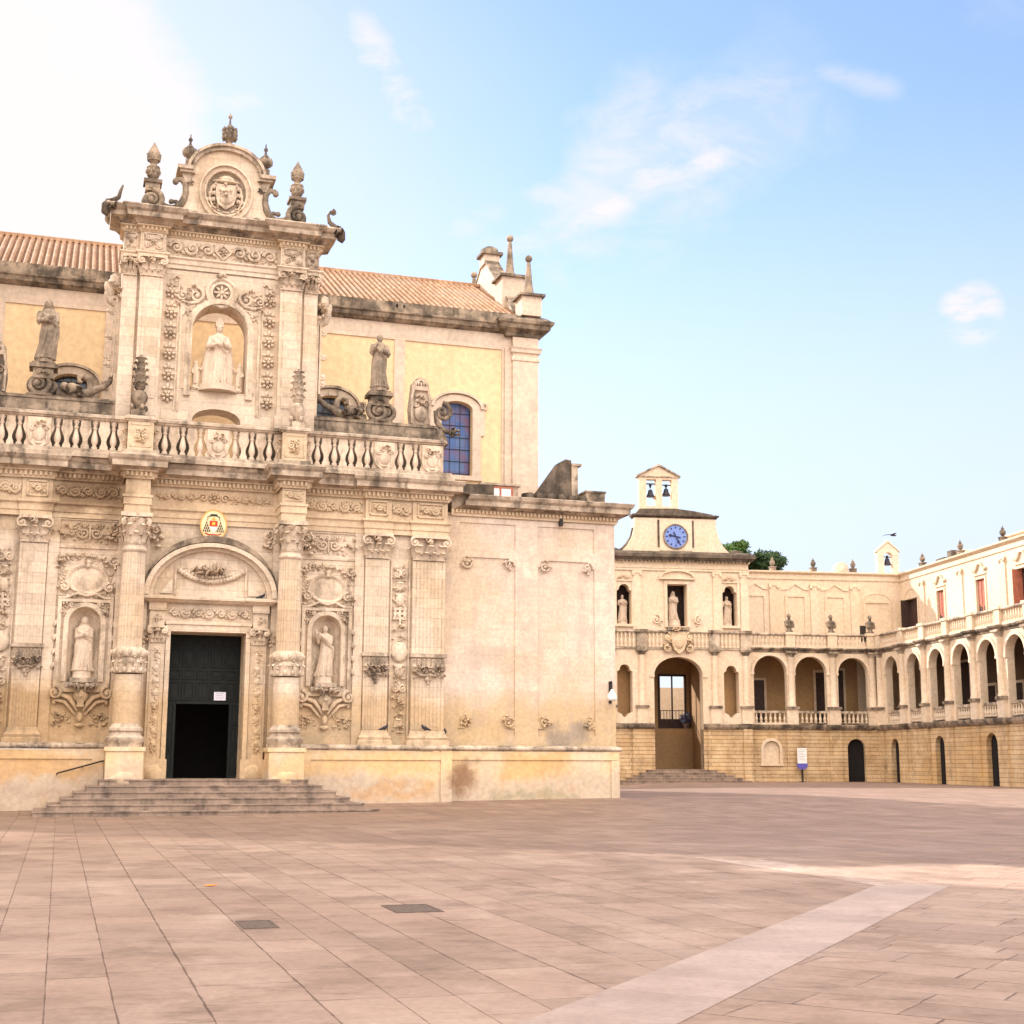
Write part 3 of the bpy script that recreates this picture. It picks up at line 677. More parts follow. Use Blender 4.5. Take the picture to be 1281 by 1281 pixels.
# ---- giant portal columns
for sg in (-1, 1):
    x, y = sg*3.1, -1.30
    m = MB(); m.box(x-.70, x+.70, y-.70, -.7, -.6, 1.90); m.ell((x, y-.5, .85), (.62, .30, .38), 10, 6, 3, .4)
    m.box(x-.76, x+.76, y-.76, -.7, 1.90, 2.06)
    ped = m.build('column_pedestal', 'stone_plinth', church)
    n = 24; prof = [(.47, 5.88), (.475, 6.6), (.46, 8.2), (.43, 9.7)]
    m = MB(); vs = []; fs = []; K = 48
    for r, z in prof:
        for i in range(K):
            q = r*(1-.085*(i % 2)); a = 2*PI*i/K; vs.append((x+q*math.cos(a), y+q*math.sin(a), z))
    for j in range(len(prof)-1):
        for i in range(K): fs.append((j*K+i, j*K+(i+1) % K, (j+1)*K+(i+1) % K, (j+1)*K+i))
    m.add(vs, fs); m.lathe(x, y, 0, [(.43, 9.68), (.50, 9.74), (.50, 9.80), (.44, 9.86), (.44, 9.96)], 24)
    sh = m.build('column_shaft', 'stone_pale', church)
    m = MB(); m.lathe(x, y, 0, [(.53, 2.95), (.545, 3.6), (.53, 4.85)], 28); m.build('lower_drum', 'stone_pale', sh)
    m = MB(); m.lathe(x, y, 0, [(.60, 4.9), (.60, 5.0), (.56, 5.1), (.56, 5.5), (.62, 5.52), (.66, 5.6), (.66, 5.8), (.56, 5.9)], 28)
    for k in range(12):
        a = 2*PI*k/12; m.leaf((x+.58*math.cos(a), y+.58*math.sin(a), 4.92), (math.cos(a), math.sin(a)), .58, .3, .25, .06)
        m.ell((x+.62*math.cos(a+.25), y+.62*math.sin(a+.25), 5.02), (.10, .10, .12), 6, 4); m.ell((x+.66*math.cos(a), y+.66*math.sin(a), 5.7), (.08, .08, .13), 6, 4)
    rd = random.Random(6)
    for k in range(90): a = rd.uniform(0, 2*PI); m.ell((x+.58*math.cos(a), y+.58*math.sin(a), rd.uniform(4.95, 5.78)), (.07, .07, .06), 6, 4)
    m.build('leaf_collar', 'stone_carved', sh)
    m = MB(); m.lathe(x, y, 0, [(.66, 2.06), (.66, 2.2), (.74, 2.28), (.74, 2.42), (.62, 2.5), (.58, 2.62), (.66, 2.68), (.66, 2.78), (.56, 2.86), (.53, 2.96)], 28)
    m.build('column_base', 'stone_ledge', sh)
    m = MB(); round_capital(m, x, y, 9.94, 11.22, .45); m.build('capital', 'stone_carved', sh)
    # half pilaster behind and clumps beside the capital
    m = MB()
    for s2 in (-1, 1):
        m.clump(x+s2*.85, YM-.05, 10.5, .26, .5, 50+s2, 12, .12); m.spiral(x+s2*.85, YM-.12, 10.75, .2, 1.2, s2, 0, .05, 5)
    m.build('capital_foliage', 'stone_carved', church)
    m = MB(); m.box(x-.62, x+.62, -.62, YM, 2.1, 11.1); m.build('backing_pilaster', 'stone_pale', church)
    # block of entablature carried by the column
    m = MB(); m.box(x-.50, x+.50, y-.50, YM, 11.22, 11.55); m.box(x-.54, x+.54, y-.54, YM, 11.55, 11.84); m.box(x-.58, x+.58, y-.58, YM, 11.84, 11.94); m.box(x-.48, x+.48, y-.48, YM, 11.94, 12.62)
    if sg > 0:
        m.box(x-.36, x+.36, y-.52, y-.48, 12.06, 12.1); m.box(x-.36, x+.36, y-.52, y-.48, 12.48, 12.52); m.rinceau(x-.34, x+.34, 12.29, .36, y-.5, .035)
    m.build('entablature_block', 'stone_golden', church)

# ---- entablature
PATH = [(-9.95, .6), (-9.95, YM-.30), (-8.4, YM-.30), (-8.4, YM-.22), (-7.48, YM-.22), (-7.48, YM-.30), (-6.34, YM-.30), (-6.34, YM-.12), (-3.64, YM-.12), (-3.64, -1.84), (-2.56, -1.84), (-2.56, YM-.12)]
PATH = PATH+[(-x, y) for x, y in reversed(PATH)]
FLAT = [(-9.95, .6), (-9.95, YM-.22), (-8.4, YM-.22), (-8.4, YM-.14), (-7.48, YM-.14), (-7.48, YM-.22), (-6.34, YM-.22), (-6.34, YM-.06)]; FLAT = FLAT+[(-x, y) for x, y in reversed(FLAT)]
m = MB(); m.mould(FLAT, [(0, 11.08), (.04, 11.08), (.04, 11.30), (.08, 11.30), (.08, 11.55), (.16, 11.62), (.16, 11.70), (0, 11.72), (0, 12.60)])
ent = m.build('entablature', 'stone_golden', church)
for sg in (-1, 1):                                            # carved frieze: rinceaux, boxes
    m = MB()
    for a0, a1 in ((6.5, 7.3), (8.6, 9.75)):
        x0, x1 = sorted((sg*a0, sg*a1)); y = YM-.24
        for zz in (11.86, 12.44): m.box(x0, x1, y-.05, y+.02, zz, zz+.06)
        m.box(x0, x0+.06, y-.05, y+.02, 11.86, 12.5); m.box(x1-.06, x1, y-.05, y+.02, 11.86, 12.5)
        m.rinceau(x0+.12, x1-.12, 12.18, .44, y-.02, .045)
    for a0, a1 in ((3.8, 6.2), (6.6, 7.25), (7.55, 8.3), (8.7, 9.65)): m.carpet(*sorted((sg*a0, sg*a1)), 11.95, 12.38, YM-.10 if a0 < 4 else YM-.2, int(70*(a1-a0)), .055, int(a0*10))
    x0, x1 = sorted((sg*3.75, sg*6.2)); m.rinceau(x0, x1, 12.15, .5, YM-.08, .045)
    x0, x1 = sorted((sg*7.55, sg*8.3)); m.rinceau(x0, x1, 12.15, .5, YM-.16, .045)
    m.build('frieze_carving', 'stone_golden', ent)
m = MB()
for sg in (-1, 1): m.rinceau(*sorted((sg*.85, sg*2.3)), 12.2, .3, YM-.07, .03); m.carpet(*sorted((sg*.7, sg*2.2)), 12.02, 12.34, YM-.06, 50, .045, 3)
m.rosette(0, YM-.06, 12.2, .26, 8, .09)
for sg in (-1, 1): m.spiral(sg*.45, YM-.08, 12.2, .2, 1.2, sg, PI/2-sg*PI/2, .045); m.ell((sg*.7, YM-.08, 12.2), (.14, .06, .06), 6, 4)
m.build('frieze_carving', 'stone_golden', ent)
def dentils(m, path, out, z0, z1, pitch=.17, w=.10):
    P = [Vector(p) for p in path]
    for i in range(len(P)-1):
        d = P[i+1]-P[i]; L = d.length
        if L < .35: continue
        d.normalize(); nn = Vector((d.y, -d.x)); k = int(L/pitch)
        for j in range(k):
            c = P[i]+d*(L*(j+.5)/k); a = c-d*w/2; b = c+d*w/2; e = nn*out; f = -nn*.02
            q = [a+f, b+f, b+e, a+e]; m.add([(p.x, p.y, z) for z in (z0, z1) for p in q], [(0, 1, 2, 3), (4, 5, 6, 7), (0, 1, 5, 4), (1, 2, 6, 5), (2, 3, 7, 6), (3, 0, 4, 7)])
m = MB(); m.mould(PATH, [(0, 12.58), (.05, 12.58), (.07, 12.64), (.07, 12.84), (.2, 12.86), (.2, 12.92), (0, 12.95)]); dentils(m, PATH, .17, 12.67, 12.84)
m.build('dentil_band', 'stone_golden', ent)
m = MB(); m.mould(PATH, [(0, 12.90), (.2, 12.92), (.30, 12.99), (.52, 13.0), (.52, 13.22), (.60, 13.30), (.66, 13.42), (.62, 13.45), (0, 13.52)])
m.build('cornice', 'stone_ledge', ent)

# ---- portal
m = MB(); y = YM
for sg in (-1, 1):
    m.box(*sorted((sg*1.5, sg*1.68)), y-.26, y+.7, 1.6, 6.70)
    m.box(*sorted((sg*1.70, sg*2.34)), y-.20, y+.02, 1.58, 6.2)
    m.box(*sorted((sg*1.44, sg*2.44)), y-.30, y+.7, .55, 1.60); m.ell((sg*1.95, y-.26, 1.05), (.42, .14, .35), 8, 6, 2, .4)
    m.box(*sorted((sg*1.80, sg*1.84)), y-.23, y, 1.8, 6.0); m.box(*sorted((sg*2.20, sg*2.24)), y-.23, y, 1.8, 6.0)
    for k in range(8): m.ell((sg*2.02, y-.21, 2.2+.5*k), (.12, .05, .14), 6, 4, rot=.5*k); 
    m.carpet(*sorted((sg*1.88, sg*2.16)), 1.8, 6.0, y-.20, 110, .045, 18)
    for k in (0, 3, 7): m.clump(sg*2.02, y-.2, 2.1+.52*k, .14, .2, k, 6, .05)
m.box(-1.68, 1.68, y-.26, y+.7, 6.67, 6.95); m.box(-1.72, 1.72, y-.32, y, 6.95, 7.05)
m.box(-2.36, 2.36, y-.12, y, 7.05, 7.86)
for sg in (-1, 1): m.box(*sorted((sg*1.76, sg*2.36)), y-.24, y, 6.86, 7.5); m.box(*sorted((sg*1.72, sg*2.40)), y-.34, y, 7.5, 7.86)
pf = m.build('portal_frame', 'stone_pale', church)
m = MB(); m.rinceau(-1.62, 1.62, 7.42, .46, y-.14, .045); m.carpet(-1.6, 1.6, 7.24, 7.6, y-.13, 150, .045, 8)
m.build('portal_frieze', 'stone_carved', pf)
for sg in (-1, 1): m = MB(); m.clump(sg*2.06, y-.26, 7.2, .2, .14, 3, 6, .06); m.build('frieze_rosette', 'stone_carved', pf)
for sg in (-1, 1):
    m = MB(); flat_capital(m, *sorted((sg*1.74, sg*2.32)), y-.20, 6.2, 6.86); m.clump(sg*2.52, y-.1, 6.45, .14, .3, 3, 8, .12); m.build('portal_capital', 'stone_carved', pf)
m = MB(); yb = y-.5
m.mould([(-2.40, y), (-2.40, y-.34), (-1.70, y-.34), (-1.70, y-.22), (1.70, y-.22), (1.70, y-.34), (2.40, y-.34), (2.40, y)], [(0, 7.80), (.12, 7.84), (.22, 7.92), (.30, 7.94), (.30, 8.05), (0, 8.10)])
m.build('pediment_base', 'stone_pale', pf)
m = MB()
RI = 1.92
m.prism(arcline(0, 8.08, 2.30, 1.92, 24), y-.10, y)                        # tympanum
m.build('tympanum', 'stone_pale', pf)
m = MB()
NA = 26
m.ring(arcline(0, 8.09, 2.28, 1.90, NA), arcline(0, 8.09, 2.46, 2.02, NA), y-.34, y)
m.ring(arcline(0, 8.09, 2.46, 2.02, NA), arcline(0, 8.09, 2.66, 2.18, NA), y-.62, y)
m.build('arched_pediment', 'stone_pale', pf)
m = MB(); m.ring(arcline(0, 8.15, 2.663, 2.17, NA), arcline(0, 8.15, 2.70, 2.44, NA), y-.5, y); m.build('pediment_capping', 'stone_weathered', pf)
m = MB()
for k in range(22):                                                        # swag of fruit
    t = -1+2*k/21; m.ell((t*1.25, y-.20, 8.72+.42*t*t), (.12, .13, .11), 7, 5, k, .3)
for k in range(16):
    t = -.85+1.7*k/15; m.ell((t*1.2, y-.2, 8.9+.30*t*t), (.10, .11, .09), 6, 5, k, .3)
m.clump(0, y-.12, 9.18, .75, .20, 5, 22, .16); m.clump(-.45, y-.15, 9.3, .25, .14, 6, 8, .14); m.ell((0, y-.2, 9.2), (.15, .14, .18), 8, 6)
for sg in (-1, 1):
    pts = [(sg*1.45, 8.2), (sg*2.0, 8.2), (sg*1.45, 8.82)]; n3 = []
    m.prism([(sg*1.38, 8.14), (sg*1.44, 8.14), (sg*1.44, 9.35), (sg*1.38, 9.4)], y-.2, y-.05)
    m.prism([(sg*1.52, 8.2), (sg*2.0, 8.2), (sg*1.52, 8.85)], y-.16, y-.05)
m.build('tympanum_relief', 'stone_carved', pf)
# door leaves in a deep frame, dark vestibule behind
m = MB(); yd = .95
for x0, x1, z0, z1 in ((-1.5, -1.05, .83, 6.67), (1.10, 1.5, .83, 6.67), (-1.05, 1.10, 3.9, 6.67)): m.box(x0, x1, yd, yd+.10, z0, z1)
for z0, z1 in ((3.98, 4.75), (4.85, 5.25), (5.35, 6.1), (6.2, 6.6)):
    for k in range(5):
        x0 = -1.42+.575*k
        if True:
            x1 = x0+.50; m.ring([(x0, z0), (x1, z0), (x1, z1), (x0, z1), (x0, z0)], [(x0+.05, z0+.05), (x1-.05, z0+.05), (x1-.05, z1-.05), (x0+.05, z1-.05), (x0+.05, z0+.05)], yd-.05, yd)
            m.box(x0+.12, x1-.12, yd-.03, yd, z0+.1, z1-.1)
for x0, x1 in ((-1.44, -1.11), (1.16, 1.46)):
    for z0, z1 in ((1.0, 1.9), (2.0, 2.9), (3.0, 3.85)):
        m.ring([(x0, z0), (x1, z0), (x1, z1), (x0, z1), (x0, z0)], [(x0+.05, z0+.05), (x1-.05, z0+.05), (x1-.05, z1-.05), (x0+.05, z1-.05), (x0+.05, z0+.05)], yd-.05, yd)
        m.box(x0+.1, x1-.1, yd-.03, yd, z0+.1, z1-.1)
dr = m.build('door', 'door_green', church)
m = MB(); m.box(-.012, .012, yd-.06, yd-.01, 3.9, 6.67); m.box(-1.05, 1.10, yd-.06, yd, 3.84, 3.95); m.build('door_rail', 'door_green', dr)
m = MB()
m.add([(-1.5, YM+.7, .83), (1.5, YM+.7, .83), (1.5, yd, .83), (-1.5, yd, .83)], [(0, 1, 2, 3)])
for sx in (-1, 1): m.add([(sx*1.5, YM+.6, .8), (sx*1.5, yd+.2, .8), (sx*1.5, yd+.2, 6.8), (sx*1.5, YM+.6, 6.8)], [(0, 1, 2, 3)])
m.add([(-1.5, YM+.6, 6.67), (1.5, YM+.6, 6.67), (1.5, yd+.2, 6.67), (-1.5, yd+.2, 6.67)], [(0, 1, 2, 3)])
m.build('door_reveal', 'stone_golden', church)
m = MB(); x0, x1, y0, y1, z0, z1 = -2.6, 2.6, yd+.12, 5.8, .82, 6.9
m.add([(x0, y0, z0), (x1, y0, z0), (x1, y1, z0), (x0, y1, z0), (x0, y0, z1), (x1, y0, z1), (x1, y1, z1), (x0, y1, z1)], [(0, 1, 2, 3), (4, 5, 6, 7), (1, 2, 6, 5), (2, 3, 7, 6), (3, 0, 4, 7)])
m.build('vestibule', 'dark_interior', church)  # near-black colour stands in for the unlit room

m = MB(); m.box(-13.95, -9.98, 1.2, 8, -.7, 12.0); m.build('adjoining_wall', 'stone_side', church)
# ---- right-hand plain section
m = MB()
m.box(9.9, 17.9, 0, 25, 2.0, 12.3)
for x0, x1 in ((10.62, 13.2), (14.27, 16.95)):
    pass
m.build('side_wall', 'stone_side', church)
def lipped(m, x0, x1, z0, z1, y, ears):
    # raised margins round a sunken field
    pass
m = MB(); y = 0; t = .06
# raised pilaster strips and borders (their edges draw the panels)
for x0, x1 in ((9.95, 10.66), (13.22, 14.28), (16.95, 17.93)): m.box(x0, x1, -t, .01, 2.2, 12.3)
for x0, x1 in ((10.66, 13.22), (14.28, 16.95)):
    m.box(x0, x1, -t, .01, 10.36, 10.75); m.box(x0, x1, -t, .01, 11.88, 12.3); m.box(x0, x1, -t, .01, 2.2, 2.62)
    for cx, s2 in ((x0, 1), (x1, -1)):
        for cz, s3 in ((10.36, -1), (2.95, 1)):
            m.prism([(cx, cz), (cx+s2*.30, cz), (cx+s2*.26, cz+s3*.2), (cx+s2*.1, cz+s3*.3), (cx, cz+s3*.32)], -t, .01)
            m.clump(cx+s2*.34, -t, cz+s3*.28, .28, .28, int(cx*7), 9, .07); m.spiral(cx+s2*.30, -t-.03, cz+s3*.28, .24, 1.2, s2*s3, 0, .04, 5)
m.build('side_wall_panels', 'stone_side', church)
PS = [(9.9, -.35), (10.2, -.35), (10.2, -.10), (17.95, -.10), (17.95, 12)]
m = MB(); m.mould(PS[1:], [(0, 12.15), (.06, 12.15), (.08, 12.3), (.08, 12.42), (.2, 12.44), (0, 12.5)]); dentils(m, PS[1:], .18, 12.28, 12.42)
m.build('side_dentil_band', 'stone_golden', church)
m = MB(); m.mould(PS[1:], [(0, 12.42), (.2, 12.46), (.36, 12.54), (.55, 12.56), (.55, 12.76), (.66, 12.86), (.72, 13.0), (.68, 13.03), (0, 13.1)])
m.box(9.95, 17.9, -.05, 5.99, 13.0, 13.12); m.box(9.95, 17.9, 5.99, 25, 12.2, 13.10)
m.build('side_cornice', 'stone_ledge', church)
m = MB(); m.box(9.9, 12.4, .55, .95, 13.1, 13.75); m.box(14.0, 17.3, 1.2, 1.5, 13.1, 13.62)
for k in range(6): m.box(14.05+.52*k, 14.4+.52*k, .95, 1.2, 13.1, 13.6); m.ell((14.22+.52*k, .92, 13.4), (.2, .15, .22), 7, 5, k, .3)
m.build('roof_parapet', 'stone_dark', church)
m = MB(); m.prism([(14.6, 13.1), (17.0, 13.1), (17.0, 15.72), (16.7, 15.75), (16.35, 15.55)], 3.0, 3.5); m.build('buttress', 'stone_dark', church)
m = MB(); m.box(17.0, 17.32, 2.95, 3.55, 13.1, 15.45); m.box(17.0, 17.5, 2.9, 3.6, 15.45, 15.56); m.build('buttress_pier', 'stone_ledge', church)
m = MB(); m.box(16.95, 17.88, .9, 2.6, 13.1, 13.78); m.box(16.9, 17.93, .85, 2.65, 13.78, 13.86); m.build('roof_hatch', 'stone_weathered', church)
m = MB(); m.box(11.95, 13.65, .9, 1.8, 13.1, 13.82); m.box(11.85, 13.75, .8, 1.9, 13.82, 13.92); m.build('roof_light', 'stone_ledge', church)
lt = church.children[-1]
m = MB()
for x0, x1 in ((12.2, 12.30), (12.76, 12.84), (13.3, 13.4)): m.box(x0, x1, .84, .9, 13.2, 13.78)
for z0 in (13.2, 13.70): m.box(12.2, 13.4, .842, .9, z0, z0+.08)
m.build('window_frame', 'shutter_red', lt)
m = MB(); m.box(12.3, 13.3, .87, .895, 13.28, 13.7); m.build('pane', 'white_paint', lt)

# ---- balustrade above the cornice
BALP = [(0, 0), (.115, 0), (.115, .10), (.07, .12), (.075, .16), (.125, .26), (.135, .36), (.11, .48), (.075, .62), (.06, .72), (.095, .75), (.095, .79), (.06, .81), (.085, .92), (.11, .95), (.11, 1.08), (0, 1.08)]
BALX = [.70, 1.40, 2.12, 4.14, 4.86, 5.58, 6.28, 7.72, 8.38]
BALX = sorted([-x for x in BALX]+BALX)
YB = -1.0
m = MB()
BP = [(-9.9, .3), (-9.9, YB-.16), (-3.70, YB-.16), (-3.70, YB-.66), (-2.50, YB-.66), (-2.50, YB-.16)]; BP = BP+[(-x, y) for x, y in reversed(BP)]
m.mould(BP, [(0, 13.44), (.16, 13.44), (.16, 13.60), (.06, 13.66), (.06, 13.78), (0, 13.80)])
m.box(-9.9, 9.9, YB-.16, .3, 13.44, 13.795)
for sg in (-1, 1): m.box(*sorted((sg*2.52, sg*3.68)), YB-.655, YB, 13.44, 13.795)
bl = m.build('balustrade', 'stone_ledge', church)
m = MB()
RP = [(-9.6, .3), (-9.6, YB-.14), (-3.62, YB-.14), (-3.62, YB-.50), (-2.58, YB-.50), (-2.58, YB-.14)]; RP = RP+[(-x, y) for x, y in reversed(RP)]
m.mould(RP, [(0, 15.0), (.04, 15.0), (.06, 15.05), (.12, 15.08), (.12, 15.18), (.06, 15.22), (0, 15.24)])
m.box(-9.6, 9.6, YB-.14, YB+.16, 15.0, 15.238)
for sg in (-1, 1): m.box(*sorted((sg*2.60, sg*3.60)), YB-.50, YB, 15.0, 15.236)
m.build('rail', 'stone_ledge', bl)
def baluster_hole(cx):
    z0 = 13.80; pr = [(.20, .02), (.20, .12), (.25, .22), (.27, .34), (.24, .48), (.17, .64), (.13, .76), (.14, .86), (.17, .94), (.17, 1.16)]
    return [(cx-r, z0+z) for r, z in pr]+[(cx+r, z0+z) for r, z in reversed(pr)]
segs = [(-9.6, -3.62), (-2.58, 2.58), (3.62, 9.6)]
m = MB()
for s0, s1 in segs:
    hs = [baluster_hole(x) for x in BALX if s0 < x < s1]
    m.wall(rect(s0, s1, 13.79, 15.01), hs, YB-.09, YB+.09); m.wall(rect(s0, s1, 13.79, 15.01), hs, YB+.09)
m.build('pierced_panel', 'stone_carved', bl)
m = MB(); m.lathe(0, 0, 0, BALP, 12, cap=False); b0 = m.build('baluster', 'stone_statue', bl); sc = 1.13
for i, x in enumerate(BALX):
    o = b0 if i == 0 else copy_obj(b0, bl)
    o.location = (x, YB, 13.80); o.scale = (1, 1, sc)
for sg in (-1, 1):
    m = MB(); x = sg*3.1; y = YB-.50
    m.box(x-.50, x+.50, y, YB+.2, 13.79, 15.0); m.box(x-.42, x+.42, y-.03, y, 13.95, 14.0); m.box(x-.42, x+.42, y-.03, y, 14.85, 14.9); m.box(x-.42, x-.37, y-.03, y, 13.95, 14.9); m.box(x+.37, x+.42, y-.03, y, 13.95, 14.9)
    m.clump(x, y-.02, 14.62, .22, .18, 9, 8, .07); m.clump(x, y-.02, 14.25, .26, .18, 10, 8, .07)
    for s2 in (-1, 1): m.spiral(x+s2*.17, y-.05, 14.42, .14, 1.2, s2, PI/2, .035, 5); m.clump(x+s2*.62, YB-.2, 14.4, .08, .42, 12, 9, .06)
    m.build('balustrade_pedestal', 'stone_golden', bl)
for cx in (0, -6.98, 6.98, -9.08, 9.08):
    m = MB(); y = YB-.10
    m.prism([(cx-.44, 14.95), (cx-.44, 14.2), (cx-.36, 13.95), (cx-.2, 13.8), (cx, 13.74), (cx+.2, 13.8), (cx+.36, 13.95), (cx+.44, 14.2), (cx+.44, 14.95)], y-.10, y)
    m.ell((cx, y-.10, 14.30), (.26, .10, .34), 12, 8); m.clump(cx, y-.12, 14.68, .26, .16, int(cx*3), 10, .09)
    for s2 in (-1, 1): m.spiral(cx+s2*.26, y-.13, 14.5, .12, 1.2, s2, 0, .035, 5); m.ell((cx+s2*.3, y-.12, 14.15), (.05, .05, .2), 6, 4)
    m.ell((cx, y-.12, 13.9), (.14, .07, .06), 6, 4)
    m.build('shield', 'stone_carved', bl)

# ---- screen wall with scrolls behind the balustrade
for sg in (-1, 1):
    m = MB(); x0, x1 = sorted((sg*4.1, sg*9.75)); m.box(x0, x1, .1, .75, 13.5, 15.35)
    m.build('screen_wall', 'stone_dark', church)  # dark stone colour stands in for shade behind the balusters
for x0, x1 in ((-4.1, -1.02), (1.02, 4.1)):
    m = MB(); m.box(x0, x1, -.03, .01, 13.5, 15.18); m.build('wall_base_shade', 'stone_dark', church)  # dark sheet painting the shade seen between the balusters
for sg in (-1, 1):
    m = MB(); x0, x1 = sorted((sg*4.1, sg*9.85)); m.box(x0, x1, 0, .85, 15.35, 15.62); m.box(x0, x1, .05, .8, 15.62, 16.02); m.box(*sorted((sg*4.1, sg*9.6)), .0, .85, 16.02, 16.14)
    m.prism([(sg*9.85, 15.35), (sg*10.15, 15.35), (sg*10.15, 15.5), (sg*9.95, 15.9), (sg*9.85, 15.95)], .15, .7)
    m.build('screen_coping', 'stone_weathered', church)
for sg in (-1, 1):
    m = MB(); y = .25
    # pair of volutes carrying the statue pedestal
    m.spiral(sg*7.05-.12, y-.12, 16.62, .50, 1.8, sg, PI/2, .11, 8); m.ell((sg*7.05-.12, y+.1, 16.62), (.46, .25, .46), 14, 8)
    m.spiral(sg*7.05+.30, y+.0, 16.58, .38, 1.6, -sg, PI/2, .10, 8); m.ell((sg*7.05+.3, y+.2, 16.58), (.36, .2, .36), 12, 8)
    m.box(sg*7.0-.40, sg*7.0+.40, y-.3, y+.45, 16.85, 17.28); m.box(sg*7.0-.55, sg*7.0+.55, y-.42, y+.5, 17.28, 17.44); m.box(sg*7.0-.46, sg*7.0+.46, y-.36, y+.45, 17.44, 17.52)
    m.spiral(sg*7.0-.15, y-.34, 17.08, .13, 1.1, 1, 0, .04, 5); m.spiral(sg*7.0+.15, y-.34, 17.08, .13, 1.1, -1, PI, .04, 5)
    m.ell((sg*7.05, y, 16.2), (.6, .35, .14), 10, 5)
    m.build('statue_scroll_base', 'stone_weathered', church)
    # long S scroll running up to the aedicule
    m = MB()
    P = [(6.45, 16.35), (6.1, 16.28), (5.7, 16.3), (5.3, 16.42), (4.95, 16.62), (4.62, 16.78), (4.38, 17.0), (4.30, 17.3)]
    m.tube([(sg*a, y+.1, z) for a, z in P], [.16, .2, .22, .20, .17, .14, .11, .09], 8)
    m.tube([(sg*a, y+.1, z) for a, z in ((5.15, 16.45), (5.12, 16.75), (5.2, 17.05), (5.4, 17.2), (5.6, 17.1), (5.58, 16.92), (5.46, 16.9))], [.16, .15, .13, .12, .11, .09, .07], 8)
    m.ell((sg*5.8, y-.05, 16.55), (.32, .22, .24), 9, 6, 3, .5); m.ell((sg*6.15, y-.05, 16.62), (.2, .2, .2), 8, 6); m.clump(sg*5.75, y-.1, 16.45, .45, .22, 17, 10, .14)
    m.box(*sorted((sg*4.35, sg*6.5)), y-.05, y+.3, 16.13, 16.24)
    m.build('scroll', 'stone_weathered', church)
    # upright volute strip along the side of the aedicule, winged head on top
    m = MB()
    m.box(*sorted((sg*4.12, sg*4.26)), .2, .55, 16.14, 20.7); m.box(*sorted((sg*4.30, sg*4.38)), .2, .5, 17.2, 20.4)
    for z in (17.7, 18.0, 18.9, 20.0): m.spiral(sg*4.48, .3, z, .15, 1.2, sg, PI, .06, 6)
    m.tube([(sg*4.3, .3, 20.3), (sg*4.5, .25, 20.45), (sg*4.6, .25, 20.8), (sg*4.5, .2, 21.2), (sg*4.3, .2, 21.5)], [.12, .17, .2, .16, .1], 8)
    m.ell((sg*4.42, .12, 21.3), (.24, .26, .32), 9, 7, 2, .4); m.ell((sg*4.62, .2, 20.9), (.16, .2, .42), 8, 6, rot=-sg*.3); m.clump(sg*4.3, .1, 20.8, .22, .4, 8, 8, .14)
    m.build('winged_volute', 'stone_carved', church)
    # tall carved crest on the coping
    m = MB(); cx = sg*8.86
    m.prism([(cx-.44, 16.1), (cx-.5, 16.9), (cx-.42, 17.6), (cx-.38, 18.05), (cx-.2, 18.28), (cx, 18.36), (cx+.2, 18.28), (cx+.38, 18.05), (cx+.42, 17.6), (cx+.5, 16.9), (cx+.44, 16.1)], .2, .6)
    m.ring([(cx-.44, 16.2), (cx-.46, 17.4), (cx-.3, 18.1), (cx, 18.3), (cx+.3, 18.1), (cx+.46, 17.4), (cx+.44, 16.2)], [(cx-.34, 16.2), (cx-.36, 17.4), (cx-.22, 18.0), (cx, 18.18), (cx+.22, 18.0), (cx+.36, 17.4), (cx+.34, 16.2)], .08, .22)
    m.ell((cx, .18, 16.7), (.3, .14, .38), 12, 8); m.box(cx-.30, cx+.30, .05, .2, 17.72, 17.9)
    for k in range(5): m.ell((cx-.24+.12*k, .1, 17.98+.05*(k % 2)), (.055, .07, .13), 6, 4)
    m.clump(cx, .16, 17.35, .28, .3, 23, 10, .12); 
    for s2 in (-1, 1): m.spiral(cx+s2*.24, .14, 17.1, .15, 1.2, s2, 0, .045, 5)
    m.build('carved_crest', 'stone_ledge', church)
    m = MB(); cx = sg*10.0                                  # scroll stop at the end of the screen
    m.spiral(cx-sg*.1, .3, 16.85, .42, 1.4, -sg, PI/2, .11, 8); m.tube([(cx-sg*.42, .3, 16.9), (cx-sg*.35, .3, 16.4), (cx-sg*.1, .3, 16.05), (cx+sg*.3, .3, 15.95), (cx+sg*.55, .3, 16.1)], [.1, .13, .14, .12, .08], 8)
    m.clump(cx+sg*.35, .25, 15.95, .3, .22, 3, 8, .15)
    m.build('end_scroll', 'stone_weathered', church)
    # vase with leaves on the balustrade pedestal
    m = MB(); x = sg*3.22; y = YB-.2
    m.box(x-.26, x+.26, y-.26, y+.26, 15.24, 15.5); m.lathe(x, y, 15.5, [(.12, 0), (.12, .12), (.2, .2), (.32, .42), (.34, .6), (.26, .78), (.14, .84), (.18, .92), (.24, .98)], 14)
    for k in range(4): m.ell((x+.3*math.cos(k*PI/2+.4), y+.3*math.sin(k*PI/2+.4), 15.62), (.1, .1, .14), 6, 4)
    rd = random.Random(4)
    for zc, rr in ((16.55, .24), (16.85, .30), (17.15, .27), (17.42, .20), (17.62, .11)):
        for k in range(8):
            a = 2*PI*k/8+zc*3; m.leaf((x+rr*.6*math.cos(a), y+rr*.6*math.sin(a), zc-.16), (math.cos(a), math.sin(a)), .34, .2, .5, .05)
        m.ell((x, y, zc), (rr*.75, rr*.75, .2), 8, 6, 3, .3)
    m.ell((x, y, 17.74), (.06, .06, .14), 6, 5)
    m.build('leaf_vase', 'stone_weathered' if sg < 0 else 'stone_ledge', church)

